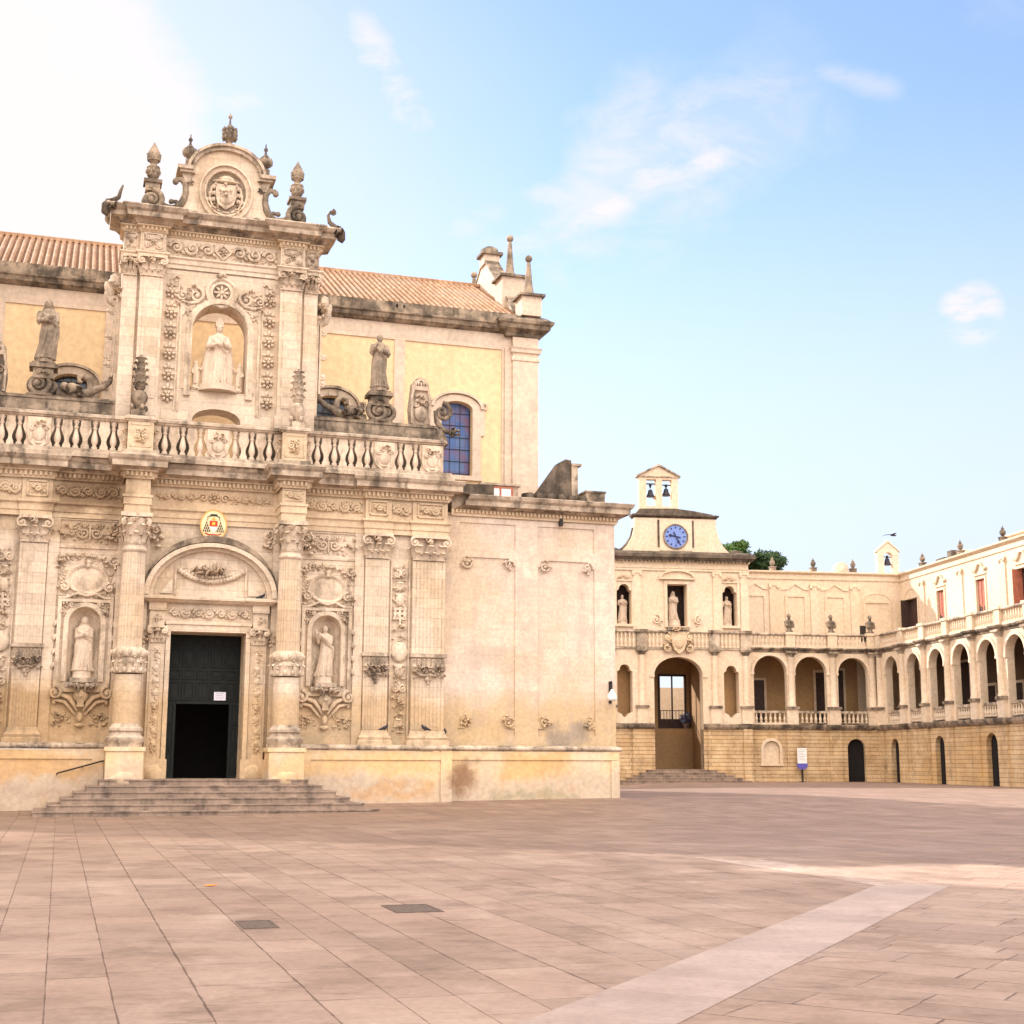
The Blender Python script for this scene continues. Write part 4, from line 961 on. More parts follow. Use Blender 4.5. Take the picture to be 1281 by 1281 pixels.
# ---- tall central aedicule
m = MB()
SIL = rect(-4.12, 4.12, 13.5, 22.1)
H1 = [(-1.15, 16.86), (1.15, 16.86)]+[(1.15*math.cos(PI*i/18), 19.52+1.17*math.sin(PI*i/18)) for i in range(19)]
H2 = [(-1.0, 13.9), (1.0, 13.9)]+[(1.0*math.cos(PI*i/12), 15.62+.50*math.sin(PI*i/12)) for i in range(13)]
m.wall(SIL, [H1, H2], 0, 1.15); m.wall(SIL, [H1, H2], 1.15)
m.box(-4.12, -4.11, 0.003, 1.147, 13.5, 22.1); m.box(4.11, 4.12, 0.003, 1.147, 13.5, 22.1)
m.build('upper_wall', 'stone_pale', church)
m = MB(); y = 0
m.ring(arcline(0, 19.52, 1.16, 1.18, 18, 16.6), arcline(0, 19.52, 1.42, 1.42, 18, 16.6), -.12, .02)
m.ring(arcline(0, 19.52, 1.16, 1.18, 18, 16.6), arcline(0, 19.52, 1.25, 1.26, 18, 16.6), -.16, -.10)
for sg in (-1, 1):
    m.box(*sorted((sg*1.60, sg*1.68)), -.06, 0, 15.9, 20.6)
    m.spiral(sg*1.05, -.06, 21.0, .34, 1.4, sg, PI/2, .07, 6); m.tube([(sg*.72, -.05, 20.95), (sg*.95, -.07, 20.72), (sg*1.35, -.07, 20.62), (sg*1.72, -.05, 20.75)], [.07, .09, .08, .05], 6)
    m.spiral(sg*1.62, -.05, 20.95, .22, 1.3, -sg, PI, .05, 6); m.clump(sg*1.75, -.02, 20.7, .16, .2, 6, 6, .07); m.clump(sg*1.2, -.02, 21.35, .2, .14, 7, 6, .07)
    m.prism([(sg*1.0, 20.55), (sg*1.6, 20.55), (sg*1.6, 20.0), (sg*1.42, 20.35)], -.05, 0); m.carpet(*sorted((sg*.9, sg*1.7)), 20.5, 21.3, -.02, 60, .06, 9); m.carpet(*sorted((sg*1.1, sg*1.6)), 20.1, 20.6, -.04, 26, .05, 10)
m2 = MB(); m2.lathe(0, 0, 0, [(.36, 0), (.38, .09), (.46, .09), (.50, .05), (.58, .13), (.68, .11), (.72, 0)], 32)   # rose, turned to face the square
m.add([(p[0], -p[2], 21.22+p[1]) for p in m2.v], m2.f, True)
for k in range(8):
    a = 2*PI*k/8; m.ell((.2*math.cos(a), -.06, 21.22+.2*math.sin(a)), (.14, .05, .055), 6, 4, rot=a)
m.ell((0, -.08, 21.22), (.09, .07, .09), 8, 5); m.ell((0, -.06, 22.0), (.2, .09, .12), 7, 5); m.clump(0, -.03, 21.95, .22, .12, 5, 6, .08)
m.build('niche_surround', 'stone_carved', church)
for sg in (-1, 1):
    x0, x1 = sorted((sg*2.46, sg*3.40))
    m = MB(); m.box(x0, x1, -.30, 0, 15.9, 21.75); m.box(x0+.16, x1-.16, -.33, -.30, 16.3, 21.5); m.box(x0-.08, x1+.08, -.38, 0, 15.2, 15.95); p = m.build('upper_pilaster', 'stone_pale', church)
    m = MB(); m.box(*sorted((sg*3.52, sg*4.10)), -.14, 0, 15.4, 21.75); m.build('pilaster_strip', 'stone_pale', church)
    m = MB(); flat_capital(m, x0, x1, -.30, 21.55, 22.42); flat_capital(m, *sorted((sg*3.56, sg*4.08)), -.14, 21.55, 22.40); m.build('capital', 'stone_carved', p)
    m = MB(); cx = sg*2.06                                   # chain of rosettes
    for k in range(6):
        z = 16.5+.90*k; m.rosette(cx, -.03, z, .29, 7, .11); m.ell((cx, -.04, z+.44), (.08, .08, .14), 6, 4); m.ell((cx-.14, -.04, z+.36), (.1, .06, .07), 6, 4); m.ell((cx+.14, -.04, z+.36), (.1, .06, .07), 6, 4)
    m.tube([(cx, -.05, 21.3), (cx+sg*.03, -.07, 21.6), (cx-sg*.15, -.07, 21.8), (cx-sg*.3, -.05, 21.7)], .06, 6); m.clump(cx, -.03, 21.45, .18, .2, 3, 6, .08)
    m.build('garland', 'stone_carved', church)
    m = MB(); m.box(*sorted((sg*1.75, sg*1.80)), -.04, 0, 15.9, 21.9); m.box(*sorted((sg*1.22, sg*1.5)), -.05, 0, 16.9, 19.3); m.build('wall_moulding', 'stone_pale', church)
# upper entablature
AP = [(-4.12, 1.2), (-4.12, -.16), (-3.46, -.16), (-3.46, -.34), (-2.42, -.34), (-2.42, -.02)]; AP = AP+[(-x, y) for x, y in reversed(AP)]
m = MB(); m.mould(AP, [(0, 22.10), (.04, 22.10), (.04, 22.3), (.08, 22.3), (.10, 22.48), (.17, 22.54), (.17, 22.6), (0, 22.62), (0, 23.5)])
m.box(-4.10, 4.10, 0, 1.2, 22.05, 24.4)
ue = m.build('upper_entablature', 'stone_pale', church)
for x0, x1 in ((-2.3, -.35), (.35, 2.3)): m = MB(); m.rinceau(x0, x1, 23.02, .70, -.06, .06); m.carpet(x0, x1, 22.74, 23.32, -.03, 110, .055, 5); m.build('frieze_scroll', 'stone_carved', ue)
m = MB()
m.ring([(0, 23.4), (.38, 23.02), (0, 22.64), (-.38, 23.02), (0, 23.4)], [(0, 23.3), (.28, 23.02), (0, 22.74), (-.28, 23.02), (0, 23.3)], -.12, 0); m.rosette(0, -.03, 23.02, .2, 6, .08)
m.build('frieze_carving', 'stone_carved', ue)
def lattice(m, x0, x1, z0, z1, y):
    t = .05
    m.box(x0, x1, y-.06, y, z0, z0+t); m.box(x0, x1, y-.06, y, z1-t, z1); m.box(x0, x0+t, y-.06, y, z0, z1); m.box(x1-t, x1, y-.06, y, z0, z1)
    cx, cz = (x0+x1)/2, (z0+z1)/2; m.rosette(cx, y-.01, cz, (x1-x0)*.2, 6, .07)
    for sx in (-1, 1):
        for sz in (-1, 1): m.spiral(cx+sx*(x1-x0)*.25, y-.04, cz+sz*(z1-z0)*.25, (x1-x0)*.15, 1.2, sx*sz, 0, .035, 5); m.ell((cx+sx*(x1-x0)*.38, y-.03, cz+sz*(z1-z0)*.38), .06, 6, 4)
for sg in (-1, 1):
    m = MB(); x0, x1 = sorted((sg*2.48, sg*3.40)); lattice(m, x0+.02, x1-.02, 22.66, 23.44, -.34); x0, x1 = sorted((sg*3.56, sg*4.1)); lattice(m, x0, x1, 22.66, 23.44, -.16)
    m.build('lattice_box', 'stone_carved', ue)
m = MB(); m.mould(AP, [(0, 23.46), (.04, 23.46), (.06, 23.52), (.06, 23.68), (.18, 23.70), (.18, 23.76), (0, 23.78)]); dentils(m, AP, .15, 23.54, 23.68, .15, .09)
m.build('dentil_band', 'stone_golden', ue)
m = MB(); m.mould(AP, [(0, 23.74), (.2, 23.78), (.34, 23.9), (.60, 23.95), (.62, 24.15), (.72, 24.22), (.82, 24.36), (.78, 24.42), (0, 24.5)])
m.build('upper_cornice', 'stone_ledge', church)
for sg in (-1, 1):                                            # carved corner ornaments
    m = MB()
    m.clump(sg*4.75, -.6, 24.3, .25, .22, 3, 9, .25); m.ell((sg*4.95, -.75, 24.15), (.2, .2, .32), 8, 6, 2, .4)
    m.tube([(sg*4.95, -.6, 24.5), (sg*4.7, -.6, 24.55), (sg*4.45, -.6, 24.75), (sg*4.38, -.6, 25.05), (sg*(4.5 if sg > 0 else 4.3), -.6, 25.3)], [.12, .13, .10, .07, .04], 7)
    if sg > 0: m.spiral(sg*4.56, -.6, 25.2, .14, 1.0, -1, PI/2, .06, 6)
    m.build('corner_ornament', 'stone_dark', church)
# attic with oval coat of arms
ya = .0
m = MB(); A = [(-2.6, 24.45), (2.6, 24.45), (2.3, 24.65), (1.95, 24.95), (1.72, 25.4), (1.68, 26.4), (1.45, 26.55)]+[(1.45*math.cos(PI*i/16), 26.55+1.15*math.sin(PI*i/16)) for i in range(1, 16)]+[(-1.45, 26.55), (-1.68, 26.4), (-1.72, 25.4), (-1.95, 24.95), (-2.3, 24.65)]
m.prism(A, ya, ya+.8)
at = m.build('attic', 'stone_pale', church)
m = MB(); N2 = 22
m.ring(arcline(0, 26.55, 1.42, 1.12, N2), arcline(0, 26.55, 1.58, 1.28, N2), ya-.16, ya+.8); m.ring(arcline(0, 26.55, 1.58, 1.28, N2), arcline(0, 26.55, 1.70, 1.40, N2), ya-.28, ya+.85)
for sg in (-1, 1): m.box(*sorted((sg*1.34, sg*1.98)), ya-.24, ya+.82, 26.42, 26.54); m.box(*sorted((sg*1.42, sg*2.1)), ya-.34, ya+.86, 26.54, 26.70); m.prism([(sg*1.5, 26.0), (sg*1.74, 26.0), (sg*1.9, 26.42), (sg*1.5, 26.42)], ya-.1, ya+.6)
m.build('attic_cornice', 'stone_ledge', at)
m = MB(); m.lathe(0, 0, 0, [(.84, 0), (.86, .16), (.92, .18), (.94, .10), (1.04, .10), (1.06, .22), (1.14, .20), (1.17, 0)], 36); m.v = [(p[0], ya-p[2], 25.72+p[1]*1.16) for p in m.v]; m.build('oval_frame', 'stone_pale', at)
m = MB(); y = ya-.03
m.prism([(-.42, 26.1), (.42, 26.1), (.46, 25.6), (.34, 25.2), (0, 24.95), (-.34, 25.2), (-.46, 25.6)], y-.12, y)
m.ell((0, y-.12, 25.6), (.36, .1, .44), 12, 8); m.clump(0, y-.16, 25.65, .28, .4, 11, 12, .07)
m.box(-.5, .5, y-.14, y, 26.16, 26.24); m.ell((0, y-.1, 26.32), (.34, .14, .16), 10, 6); m.ell((0, y-.1, 26.22), (.6, .16, .07), 12, 5)
for sg in (-1, 1):
    for r_, k in ((0, 2), (1, 3), (2, 4)):
        for i in range(k): m.ell((sg*(.5+.09*i), y-.06, 25.95-.28*r_-.02*i), (.07, .08, .11), 6, 4)
    m.tube([(sg*.42, y-.08, 26.15), (sg*.62, y-.08, 25.9), (sg*.7, y-.08, 25.4), (sg*.55, y-.08, 25.05), (sg*.25, y-.08, 24.85)], .05, 6); m.clump(sg*.5, y-.03, 25.05, .22, .18, 3, 8, .08)
m.ell((0, y-.08, 24.8), (.25, .08, .07), 8, 4)
m.build('coat_of_arms', 'stone_carved', at)
for sg in (-1, 1):
    m = MB()                                                  # C scrolls springing from the volutes
    m.spiral(sg*3.08, -.25, 24.95, .46, 1.7, sg, PI/2, .12, 8); m.ell((sg*3.08, .0, 24.95), (.44, .3, .44), 14, 8); m.box(*sorted((sg*2.62, sg*3.55)), -.35, .35, 24.42, 24.58)
    m.tube([(sg*a, 0, z) for a, z in ((2.85, 25.05), (2.55, 24.82), (2.2, 24.75), (1.95, 24.9), (1.78, 25.2), (1.70, 25.55), (1.72, 25.9), (1.88, 26.12), (2.1, 26.1), (2.18, 25.92))], [.12, .15, .17, .17, .16, .14, .13, .13, .12, .08], 8)
    m.ell((sg*2.14, -.02, 26.0), (.14, .14, .16), 8, 6); m.tube([(sg*1.95, 0, 24.95), (sg*2.08, 0, 25.1), (sg*2.25, 0, 25.08)], [.1, .1, .09], 6); m.ell((sg*2.28, 0, 25.08), .12, 7, 5)
    m.rosette(sg*1.52, ya-.02, 26.05, .18, 6, .06); m.ell((sg*1.35, ya-.1, 24.62), (.2, .15, .14), 8, 5)
    m.build('attic_scroll', 'stone_weathered', at)
    m = MB(); x, y = sg*3.08, .05                              # flame pinnacle
    m.box(x-.3, x+.3, y-.3, y+.3, 25.38, 25.74); m.box(x-.38, x+.38, y-.38, y+.38, 25.74, 25.88); m.ell((x, y-.3, 25.56), (.2, .06, .12), 6, 4)
    m.lathe(x, y, 25.88, [(.16, 0), (.14, .12), (.24, .22), (.27, .30), (.24, .36), (.26, .58), (.29, .62), (.26, .68), (.15, .72), (.13, .82), (.24, .94), (.30, 1.08), (.29, 1.22), (.22, 1.4), (.12, 1.58), (.04, 1.74), (0.005, 1.8)], 12)
    for k in range(10): a = 2*PI*k/10; m.leaf((x+.24*math.cos(a), y+.24*math.sin(a), 26.82), (math.cos(a), math.sin(a)), .4, .16, .1, .04)
    for k in range(8): a = 2*PI*k/8; m.ell((x+.26*math.cos(a), y+.26*math.sin(a), 26.32), (.07, .07, .13), 6, 4)
    m.build('flame_pinnacle', 'stone_weathered', at)
    m = MB(); x, y = sg*1.62+.03, .0                           # ribbed urn
    y = 0.0; m.lathe(x, y, 27.0, [(.14, 0), (.10, .12), (.16, .16), (.28, .28), (.31, .42), (.24, .52), (.14, .58), (.18, .62), (.07, .76), (.04, .88), (.09, .96), (.09, 1.02), (.03, 1.1), (.03, 1.2), (0.005, 1.28)], 14)
    for k in range(10): a = 2*PI*k/10; m.ell((x+.27*math.cos(a), y+.27*math.sin(a), 27.40), (.06, .06, .17), 6, 5)
    m.box(x-.18, x+.18, y-.18, y+.18, 26.7, 27.02)
    m.build('urn', 'stone_weathered', at)
m = MB(); x, y = .06, .0
m.lathe(x, y, 28.0, [(.16, -.1), (.12, .02), (.1, .10), (.22, .2), (.30, .36), (.31, .48), (.26, .66), (.14, .84), (.05, .95), (.035, 1.2), (.09, 1.26), (.09, 1.34), (.03, 1.42), (.005, 1.5)], 14)
for zc in (28.3, 28.48, 28.66):
    for k in range(9): a = 2*PI*k/9+zc*5; m.ell((x+.28*math.cos(a), y+.28*math.sin(a), zc), (.07, .07, .12), 6, 4)
m.build('pine_cone_finial', 'stone_weathered', at)

# ---- nave wall behind the screen
YN = 6.0
m = MB(); X0 = -16.5
WIN = [arch(12.13, 15.24, 18.55, .78, .40)]
m.wall(rect(X0, 16.28, 13.0, 22.7), WIN+[arch(sg*5.95, 16.4, 18.15, .85, .55) for sg in (-1, 1)], YN, YN+.5)
m.box(X0, X0+.02, YN+.02, 20, 13, 22.7); m.box(16.24, 16.26, YN+.02, 20, 13, 22.7); 
m.build('nave_wall', 'plaster_yellow', church)
m = MB(); t = .06
strips = [(X0, X0+.6), (-14.4, -13.6), (-9.46, -8.94), (-4.6, -3.9), (3.5, 4.2), (8.94, 9.46), (14.42, 14.92)]
for x0, x1 in strips: m.box(x0, x1, YN-t, YN+.01, 13.0, 21.8)
m.box(X0, 14.92, YN-t-.004, YN+.01, 21.8, 22.66)
m.build('nave_wall_bands', 'plaster_pale', church)
m = MB()
cx = 12.13
m.ring(arcline(cx, 18.55, .79, .41, 14, 15.2), arcline(cx, 18.55, 1.22, .72, 14, 15.2), YN-.10, YN+.02)
m.box(cx-1.3, cx+1.3, YN-.16, YN, 15.02, 15.24); m.ring(arcline(cx, 18.62, 1.2, .72, 14), arcline(cx, 18.62, 1.34, .84, 14), YN-.2, YN)
for s2 in (-1, 1): m.box(*sorted((cx+s2*1.2, cx+s2*1.52)), YN-.14, YN, 18.62, 18.98); m.box(*sorted((cx+s2*1.22, cx+s2*1.4)), YN-.1, YN, 17.3, 18.62); m.rosette(cx+s2*1.4, YN-.14, 18.85, .13, 5, .05)
nw = m.build('nave_window', 'plaster_pale', church)
m = MB(); m.box(cx-.79, cx+.79, YN+.34, YN+.38, 15.2, 19.0); m.build('pane', 'glass_blue', nw)
m = MB()
for x in (cx-.74, cx-.26, cx+.26, cx+.74): m.box(x-.012, x+.012, YN+.31, YN+.335, 15.2, 18.95)
for k in range(6): m.box(cx-.78, cx+.78, YN+.30, YN+.33, 15.4+.6*k, 15.424+.6*k)
m.build('window_bars', 'iron', nw)
for sg in (-1, 1):
    cx = sg*5.95
    m = MB(); m.ring(arcline(cx, 18.15, .86, .56, 14), arcline(cx, 18.15, 1.25, .88, 14), YN-.12, YN+.02); m.ring(arcline(cx, 18.2, 1.25, .88, 14), arcline(cx, 18.2, 1.36, 1.0, 14), YN-.2, YN)
    for s2 in (-1, 1): m.box(*sorted((cx+s2*.87, cx+s2*1.25)), YN-.12, YN, 15.5, 18.15); m.box(*sorted((cx+s2*1.25, cx+s2*1.62)), YN-.15, YN, 18.1, 18.5); m.rosette(cx+s2*1.48, YN-.15, 18.38, .16, 5, .06)
    nw = m.build('nave_window', 'stone_ledge', church)
    m = MB(); m.box(cx-.9, cx+.9, YN+.34, YN+.38, 16.3, 18.8); m.build('pane', 'glass_dark', nw)
    m = MB()
    for k in range(-2, 3): m.box(cx+.34*k-.02, cx+.34*k+.02, YN+.28, YN+.33, 16.4, 18.7)
    for k in range(4): m.box(cx-.85, cx+.85, YN+.27, YN+.32, 16.9+.5*k, 16.94+.5*k)
    m.build('window_bars', 'iron', nw)
m = MB(); m.mould([(X0, 20), (X0, YN-.08), (14.86, YN-.08)], [(0, 22.62), (.1, 22.66), (.2, 22.74), (.3, 22.78), (.34, 22.96), (.42, 23.02), (.42, 23.10), (.28, 23.14), (.26, 23.62), (0, 23.66)])
for k in range(13): m.box(X0+1.5+2.4*k, X0+1.75+2.4*k, YN-.42, YN-.3, 23.14, 23.64) if k % 3 == 1 else None
m.build('nave_cornice', 'stone_weathered', church)
m = MB(); m.box(8.9+.0, 9.35, YN-.352, YN-.34, 23.22, 23.5); m.build('gutter_outlet', 'dark_interior', church)
# corner pier
m = MB(); m.box(14.92, 16.26, YN-.30, YN+1.2, 13.0, 21.25); m.box(14.55, 14.95, YN-.16, YN, 13.0, 21.9)
m.mould([(14.92, YN), (14.92, YN-.30), (16.26, YN-.30), (16.26, YN+1.2)], [(0, 21.2), (.06, 21.25), (.06, 21.4), (.0, 21.45), (.0, 21.6), (.1, 21.66), (.12, 21.8), (.18, 21.9), (0, 21.95), (0, 22.5)])
m.build('corner_pier', 'plaster_pale', church)
m = MB(); m.mould([(14.6, YN), (14.6, YN-.30), (16.28, YN-.30), (16.28, YN+1.4), (16.28, 20)], [(0, 22.45), (.08, 22.5), (.1, 22.62), (.26, 22.74), (.45, 22.8), (.5, 22.98), (.6, 23.05), (.64, 23.2), (.55, 23.24), (.30, 23.45), (0, 23.6)]); m.box(14.62, 16.26, YN-.28, YN+8, 22.5, 23.58)
m.build('pier_cornice', 'stone_weathered', church)
# tiled roof
m = MB(); YE, ZE, YR, ZR = YN-.05, 23.60, 13.2, 27.55
m.add([(X0-.3, YE, ZE), (15.4, YE, ZE), (15.4, YR, ZR), (X0-.3, YR, ZR), (X0-.3, 20.4, 23.6), (15.4, 20.4, 23.6)], [(0, 1, 2, 3), (3, 2, 5, 4)])
m.build('roof', 'roof_channel', church)
rf = church.children[-1]
m = MB(); nT = int((15.4-X0)/.30)
for k in range(nT):                                            # half-round cover tiles, one ridge per course
    x = X0-.15+.30*k
    pts = []
    r = .105
    for (yy, zz) in ((YE-.12, ZE-.02), (YR, ZR+.02)):
        for j in range(5): a = PI*j/4; pts.append((x-r*math.cos(a), yy, zz+r*math.sin(a)*1.15))
    m.add(pts, [(j, j+1, j+6, j+5) for j in range(4)], True)
m.tube([(X0-.3, YR, ZR+.08), (15.4, YR, ZR+.08)], .14, 6)
m.build('cover_tiles', 'terracotta', rf); MBT = church
rf.children[-1]['kind'] = 'stuff'
# stepped gable with spires on the right end
m = MB(); m.prismx([(YN+.1, 23.5), (YN+.9, 23.9), (7.2, 24.35), (12.0, 28.6), (12.9, 28.6), (13.9, 27.9), (20, 23.5)], 15.35, 16.0)
m.build('gable', 'plaster_pale', church)
m = MB()
m.prismx([(6.9, 24.2), (7.0, 24.42), (12.0, 28.75), (12.0, 28.58)], 15.3, 16.08); m.prismx([(12.9, 28.6), (12.9, 28.75), (20.1, 23.9), (20.1, 23.6)], 15.3, 16.08)
m.prismx([(7.2, 23.7), (7.2, 24.6), (9.1, 26.1), (9.1, 25.1)], 16.0, 16.6)
m.build('gable_coping', 'stone_weathered', church)
def spire(x, y, z0, bw, bh, sh, mat='plaster_pale'):
    m = MB(); m.box(x-bw, x+bw, y-bw, y+bw, z0, z0+bh)
    s = m.build('gable_spire', mat, church)
    m = MB(); m.box(x-bw-.16, x+bw+.16, y-bw-.16, y+bw+.16, z0+bh, z0+bh+.13); z = z0+bh+.13
    m.lathe(x, y, z, [(.34, 0), (.30, .1), (.22, .55), (.10, sh-.35), (.05, sh-.28), (.05, sh-.25)], 8, smooth=False); m.ell((x, y, z+sh-.13), (.19, .19, .19), 10, 8)
    m.build('spire_cap', 'stone_weathered', s)
spire(15.75, 5.75, 23.5, .52, 1.0, 2.15); spire(15.72, 8.8, 24.6, .62, 1.9, 2.35); spire(15.6, 15.2, 26.3, .3, 1.0, 1.7, 'stone_weathered')
m = MB(); m.box(15.25, 16.15, 12.0, 12.9, 28.55, 29.1); s = m.build('gable_cap_stone', 'plaster_pale', church)
m = MB(); m.box(15.1, 16.3, 11.85, 13.05, 29.1, 29.25); m.lathe(15.7, 12.45, 29.25, [(.55, 0), (.5, .25), (.25, .42), (.01, .46)], 8); m.build('gable_cap', 'stone_weathered', s)

# ================================================================== things on and around the church
def statue_mesh(H, seed=0, lean=.0, arms=(), mitre=False, veil=False, folds=9, wid=1.0, plinth=.04, crown=False, hair=True, cape=False):
    """one continuous robed stone figure, feet at z=0, facing -Y"""
    m = MB(); rnd = random.Random(seed); n = 28
    prof = [(0, .165), (.03, .17), (.10, .155), (.25, .142), (.40, .132), (.50, .130), (.58, .120), (.66, .122), (.74, .135), (.80, .132), (.835, .10), (.855, .055), (.875, .045), (.90, .046)]
    vs = []; 
    def off(t): return lean*math.sin(PI*t)*H
    for t, r in prof:
        for i in range(n):
            a = 2*PI*i/n; f = 1.0
            if t < .62: f += (.13*(1-t/.62)+.075)*math.sin(folds*a+seed+2.2*math.sin(t*7))+.05*math.sin(4*a+seed*2+t*5)
            elif t < .8: f += .07*math.sin(6*a+t*12)
            rr = r*H*f*wid; sy = .74
            if cape and .3 < t < .8: f2 = 1.16
            else: f2 = 1.0
            vs.append((off(t)+rr*f2*math.cos(a), rr*sy*math.sin(a), t*H))
    k = len(prof)
    m.add(vs, [(j*n+i, j*n+(i+1) % n, (j+1)*n+(i+1) % n, (j+1)*n+i) for j in range(k-1) for i in range(n)]+[tuple(range(n)), tuple(range((k-1)*n, k*n))], True)
    hx = off(.9); h = H
    m.ell((hx, -.008*h, .935*h), (.050*h, .060*h, .070*h), 14, 10)
    m.ell((hx, -.066*h, .930*h), (.011*h, .016*h, .020*h), 6, 5); m.ell((hx, -.05*h, .895*h), (.022*h, .02*h, .018*h), 6, 5); m.ell((hx, -.060*h, .955*h), (.040*h, .014*h, .009*h), 8, 4); m.ell((hx, -.055*h, .905*h), (.02*h, .014*h, .006*h), 8, 4); m.ell((hx-.03*h, -.045*h, .92*h), (.015*h, .02*h, .02*h), 6, 4); m.ell((hx+.03*h, -.045*h, .92*h), (.015*h, .02*h, .02*h), 6, 4)
    if hair: m.ell((hx, .012*h, .945*h), (.058*h, .062*h, .066*h), 12, 8, seed, .25)
    if veil: m.ell((hx, .02*h, .93*h), (.072*h, .075*h, .095*h), 12, 8); m.ell((hx, .05*h, .85*h), (.10*h, .06*h, .10*h), 10, 6)
    if mitre: m.prism([(hx-.058*h, .965*h), (hx+.058*h, .965*h), (hx+.066*h, 1.03*h), (hx+.03*h, 1.10*h), (hx, 1.135*h), (hx-.03*h, 1.10*h), (hx-.066*h, 1.03*h)], -.045*h, .05*h)
    for (sd, el, ha) in arms:
        s0 = (hx*.9+sd*.115*h, 0, .795*h); e = (hx+el[0]*.84*h, el[1]*h, el[2]*h); w = (hx+ha[0]*h, ha[1]*h, ha[2]*h)
        mid = lambda a, b, t: tuple(a[q]+(b[q]-a[q])*t for q in range(3))
        m.tube([s0, mid(s0, e, .5), e, mid(e, w, .5), w], [.052*h, .052*h, .046*h, .042*h, .038*h], 10)
        m.tube([e, (e[0]*.92, e[1]+.01*h, e[2]-.06*h)], [.040*h, .02*h], 8)                     # hanging sleeve
        d = Vector(w)-Vector(e); d.normalize(); p = Vector(w)+d*.028*h
        m.ell(tuple(p), (.024*h, .022*h, .030*h), 8, 6)
        for q in range(4):
            o = Vector((.016*(q-1.5)*h*abs(d.z) + 0, .0, .014*(q-1.5)*h*(1-abs(d.z)))); m.tube([tuple(p+o), tuple(p+o+d*.03*h), tuple(p+o+d*.05*h+Vector((0, -.008*h, -.008*h)))], [.009*h, .008*h, .006*h], 5)
        m.tube([tuple(p), tuple(p+Vector((-sd*.02*h, -.02*h, .012*h)))], [.010*h, .007*h], 5)
    for q in range(11):
        a = PI+PI*(q+.5)/11+rnd.uniform(-.08, .08); pts = []
        for t, rr in ((.56, .112), (.42, .128), (.26, .142), (.12, .158), (.01, .172)):
            aa = a+.10*math.sin(t*6+seed+q); pts.append((off(t)+rr*H*wid*math.cos(aa), rr*H*.74*wid*math.sin(aa), t*H))
        m.tube(pts, [.008*h, .017*h, .019*h, .018*h, .016*h], 6)
    # drapery sash across the body
    m.tube([(off(.78)-.11*h*wid, -.05*h, .77*h), (off(.7), -.105*h*wid, .67*h), (off(.58)+.12*h*wid, -.05*h, .56*h), (off(.45)+.13*h*wid, .0, .40*h), (off(.3)+.12*h*wid, -.02*h, .26*h)], [.03*h, .038*h, .042*h, .038*h, .02*h], 8)
    m.ell((off(.05)-.06*h, -.11*h, .02*h), (.03*h, .06*h, .025*h), 8, 5); m.ell((off(.05)+.06*h, -.12*h, .02*h), (.03*h, .06*h, .025*h), 8, 5)
    return m
def statue_obj(name, mb, mat, vox=.03, parent=None):
    o = mb.build(name, mat, parent)
    md = o.modifiers.new('r', 'REMESH'); md.mode = 'VOXEL'; md.voxel_size = vox; md.use_smooth_shade = True
    dg = bpy.context.evaluated_depsgraph_get(); ev = o.evaluated_get(dg); me = bpy.data.meshes.new_from_object(ev, preserve_all_data_layers=True, depsgraph=dg)
    old = o.data; o.modifiers.clear(); o.data = me; me.name = name
    if not me.materials: me.materials.append(MATS[mat])
    me.polygons.foreach_set('use_smooth', [True]*len(me.polygons))
    return o
def statue(name, label, loc, rz, H, mat, group=None, plinth=None, extra=None, vox=None, **kw):
    t = thing(name, label, 'statue', loc, rz, group)
    mb = statue_mesh(H, **kw)
    if extra: extra(mb)
    statue_obj('figure', mb, mat, vox or max(.013, H*.0062), t)
    m = MB(); p = plinth or (.32, .12)
    m.lathe(0, 0, -p[1], [(p[0]*1.08, 0), (p[0]*1.08, p[1]*.3), (p[0], p[1]*.4), (p[0], p[1])], 12); m.build('base', mat, t)
    return t
# two saints in the niches beside the portal
statue('statue', 'pale stone statue in a hooded cloak with folded hands in a portal niche', CL(-4.82, -.12, 5.0), CA, 2.15, 'stone_statue', 'saints in the portal niches', plinth=(.36, .28), seed=1, lean=.0, veil=True, cape=True, arms=((-1, (-.15, -.03, .62), (-.03, -.13, .66)), (1, (.15, -.03, .62), (.03, -.13, .67))), wid=1.05)
statue('statue', 'pale stone statue swaying sideways with raised hands in a portal niche', CL(4.80, -.12, 5.0), CA, 2.12, 'stone_statue', 'saints in the portal niches', plinth=(.36, .28), seed=4, lean=.045, arms=((-1, (-.17, -.06, .70), (-.20, -.15, .86)), (1, (.12, -.08, .64), (-.10, -.17, .80))), wid=.95)
# grey saints on the scroll pedestals of the screen
statue('statue', 'grey hooded statue hugging its arms on a scroll pedestal above the balustrade', CL(-6.98, .2, 17.66), CA, 2.55, 'stone_statue_grey', 'saints on the screen wall', plinth=(.36, .14), seed=2, lean=.05, veil=True, cape=True, arms=((-1, (-.17, -.04, .64), (.05, -.14, .68)), (1, (.17, -.04, .64), (-.05, -.14, .63))), wid=.92)
statue('statue', 'grey bareheaded statue with bent arms on a scroll pedestal near the blue window', CL(7.0, .2, 17.66), CA, 2.45, 'stone_statue_grey', 'saints on the screen wall', plinth=(.36, .14), seed=7, lean=-.03, arms=((-1, (-.19, -.05, .66), (-.10, -.16, .74)), (1, (.18, -.05, .64), (.06, -.15, .66))), wid=.9)
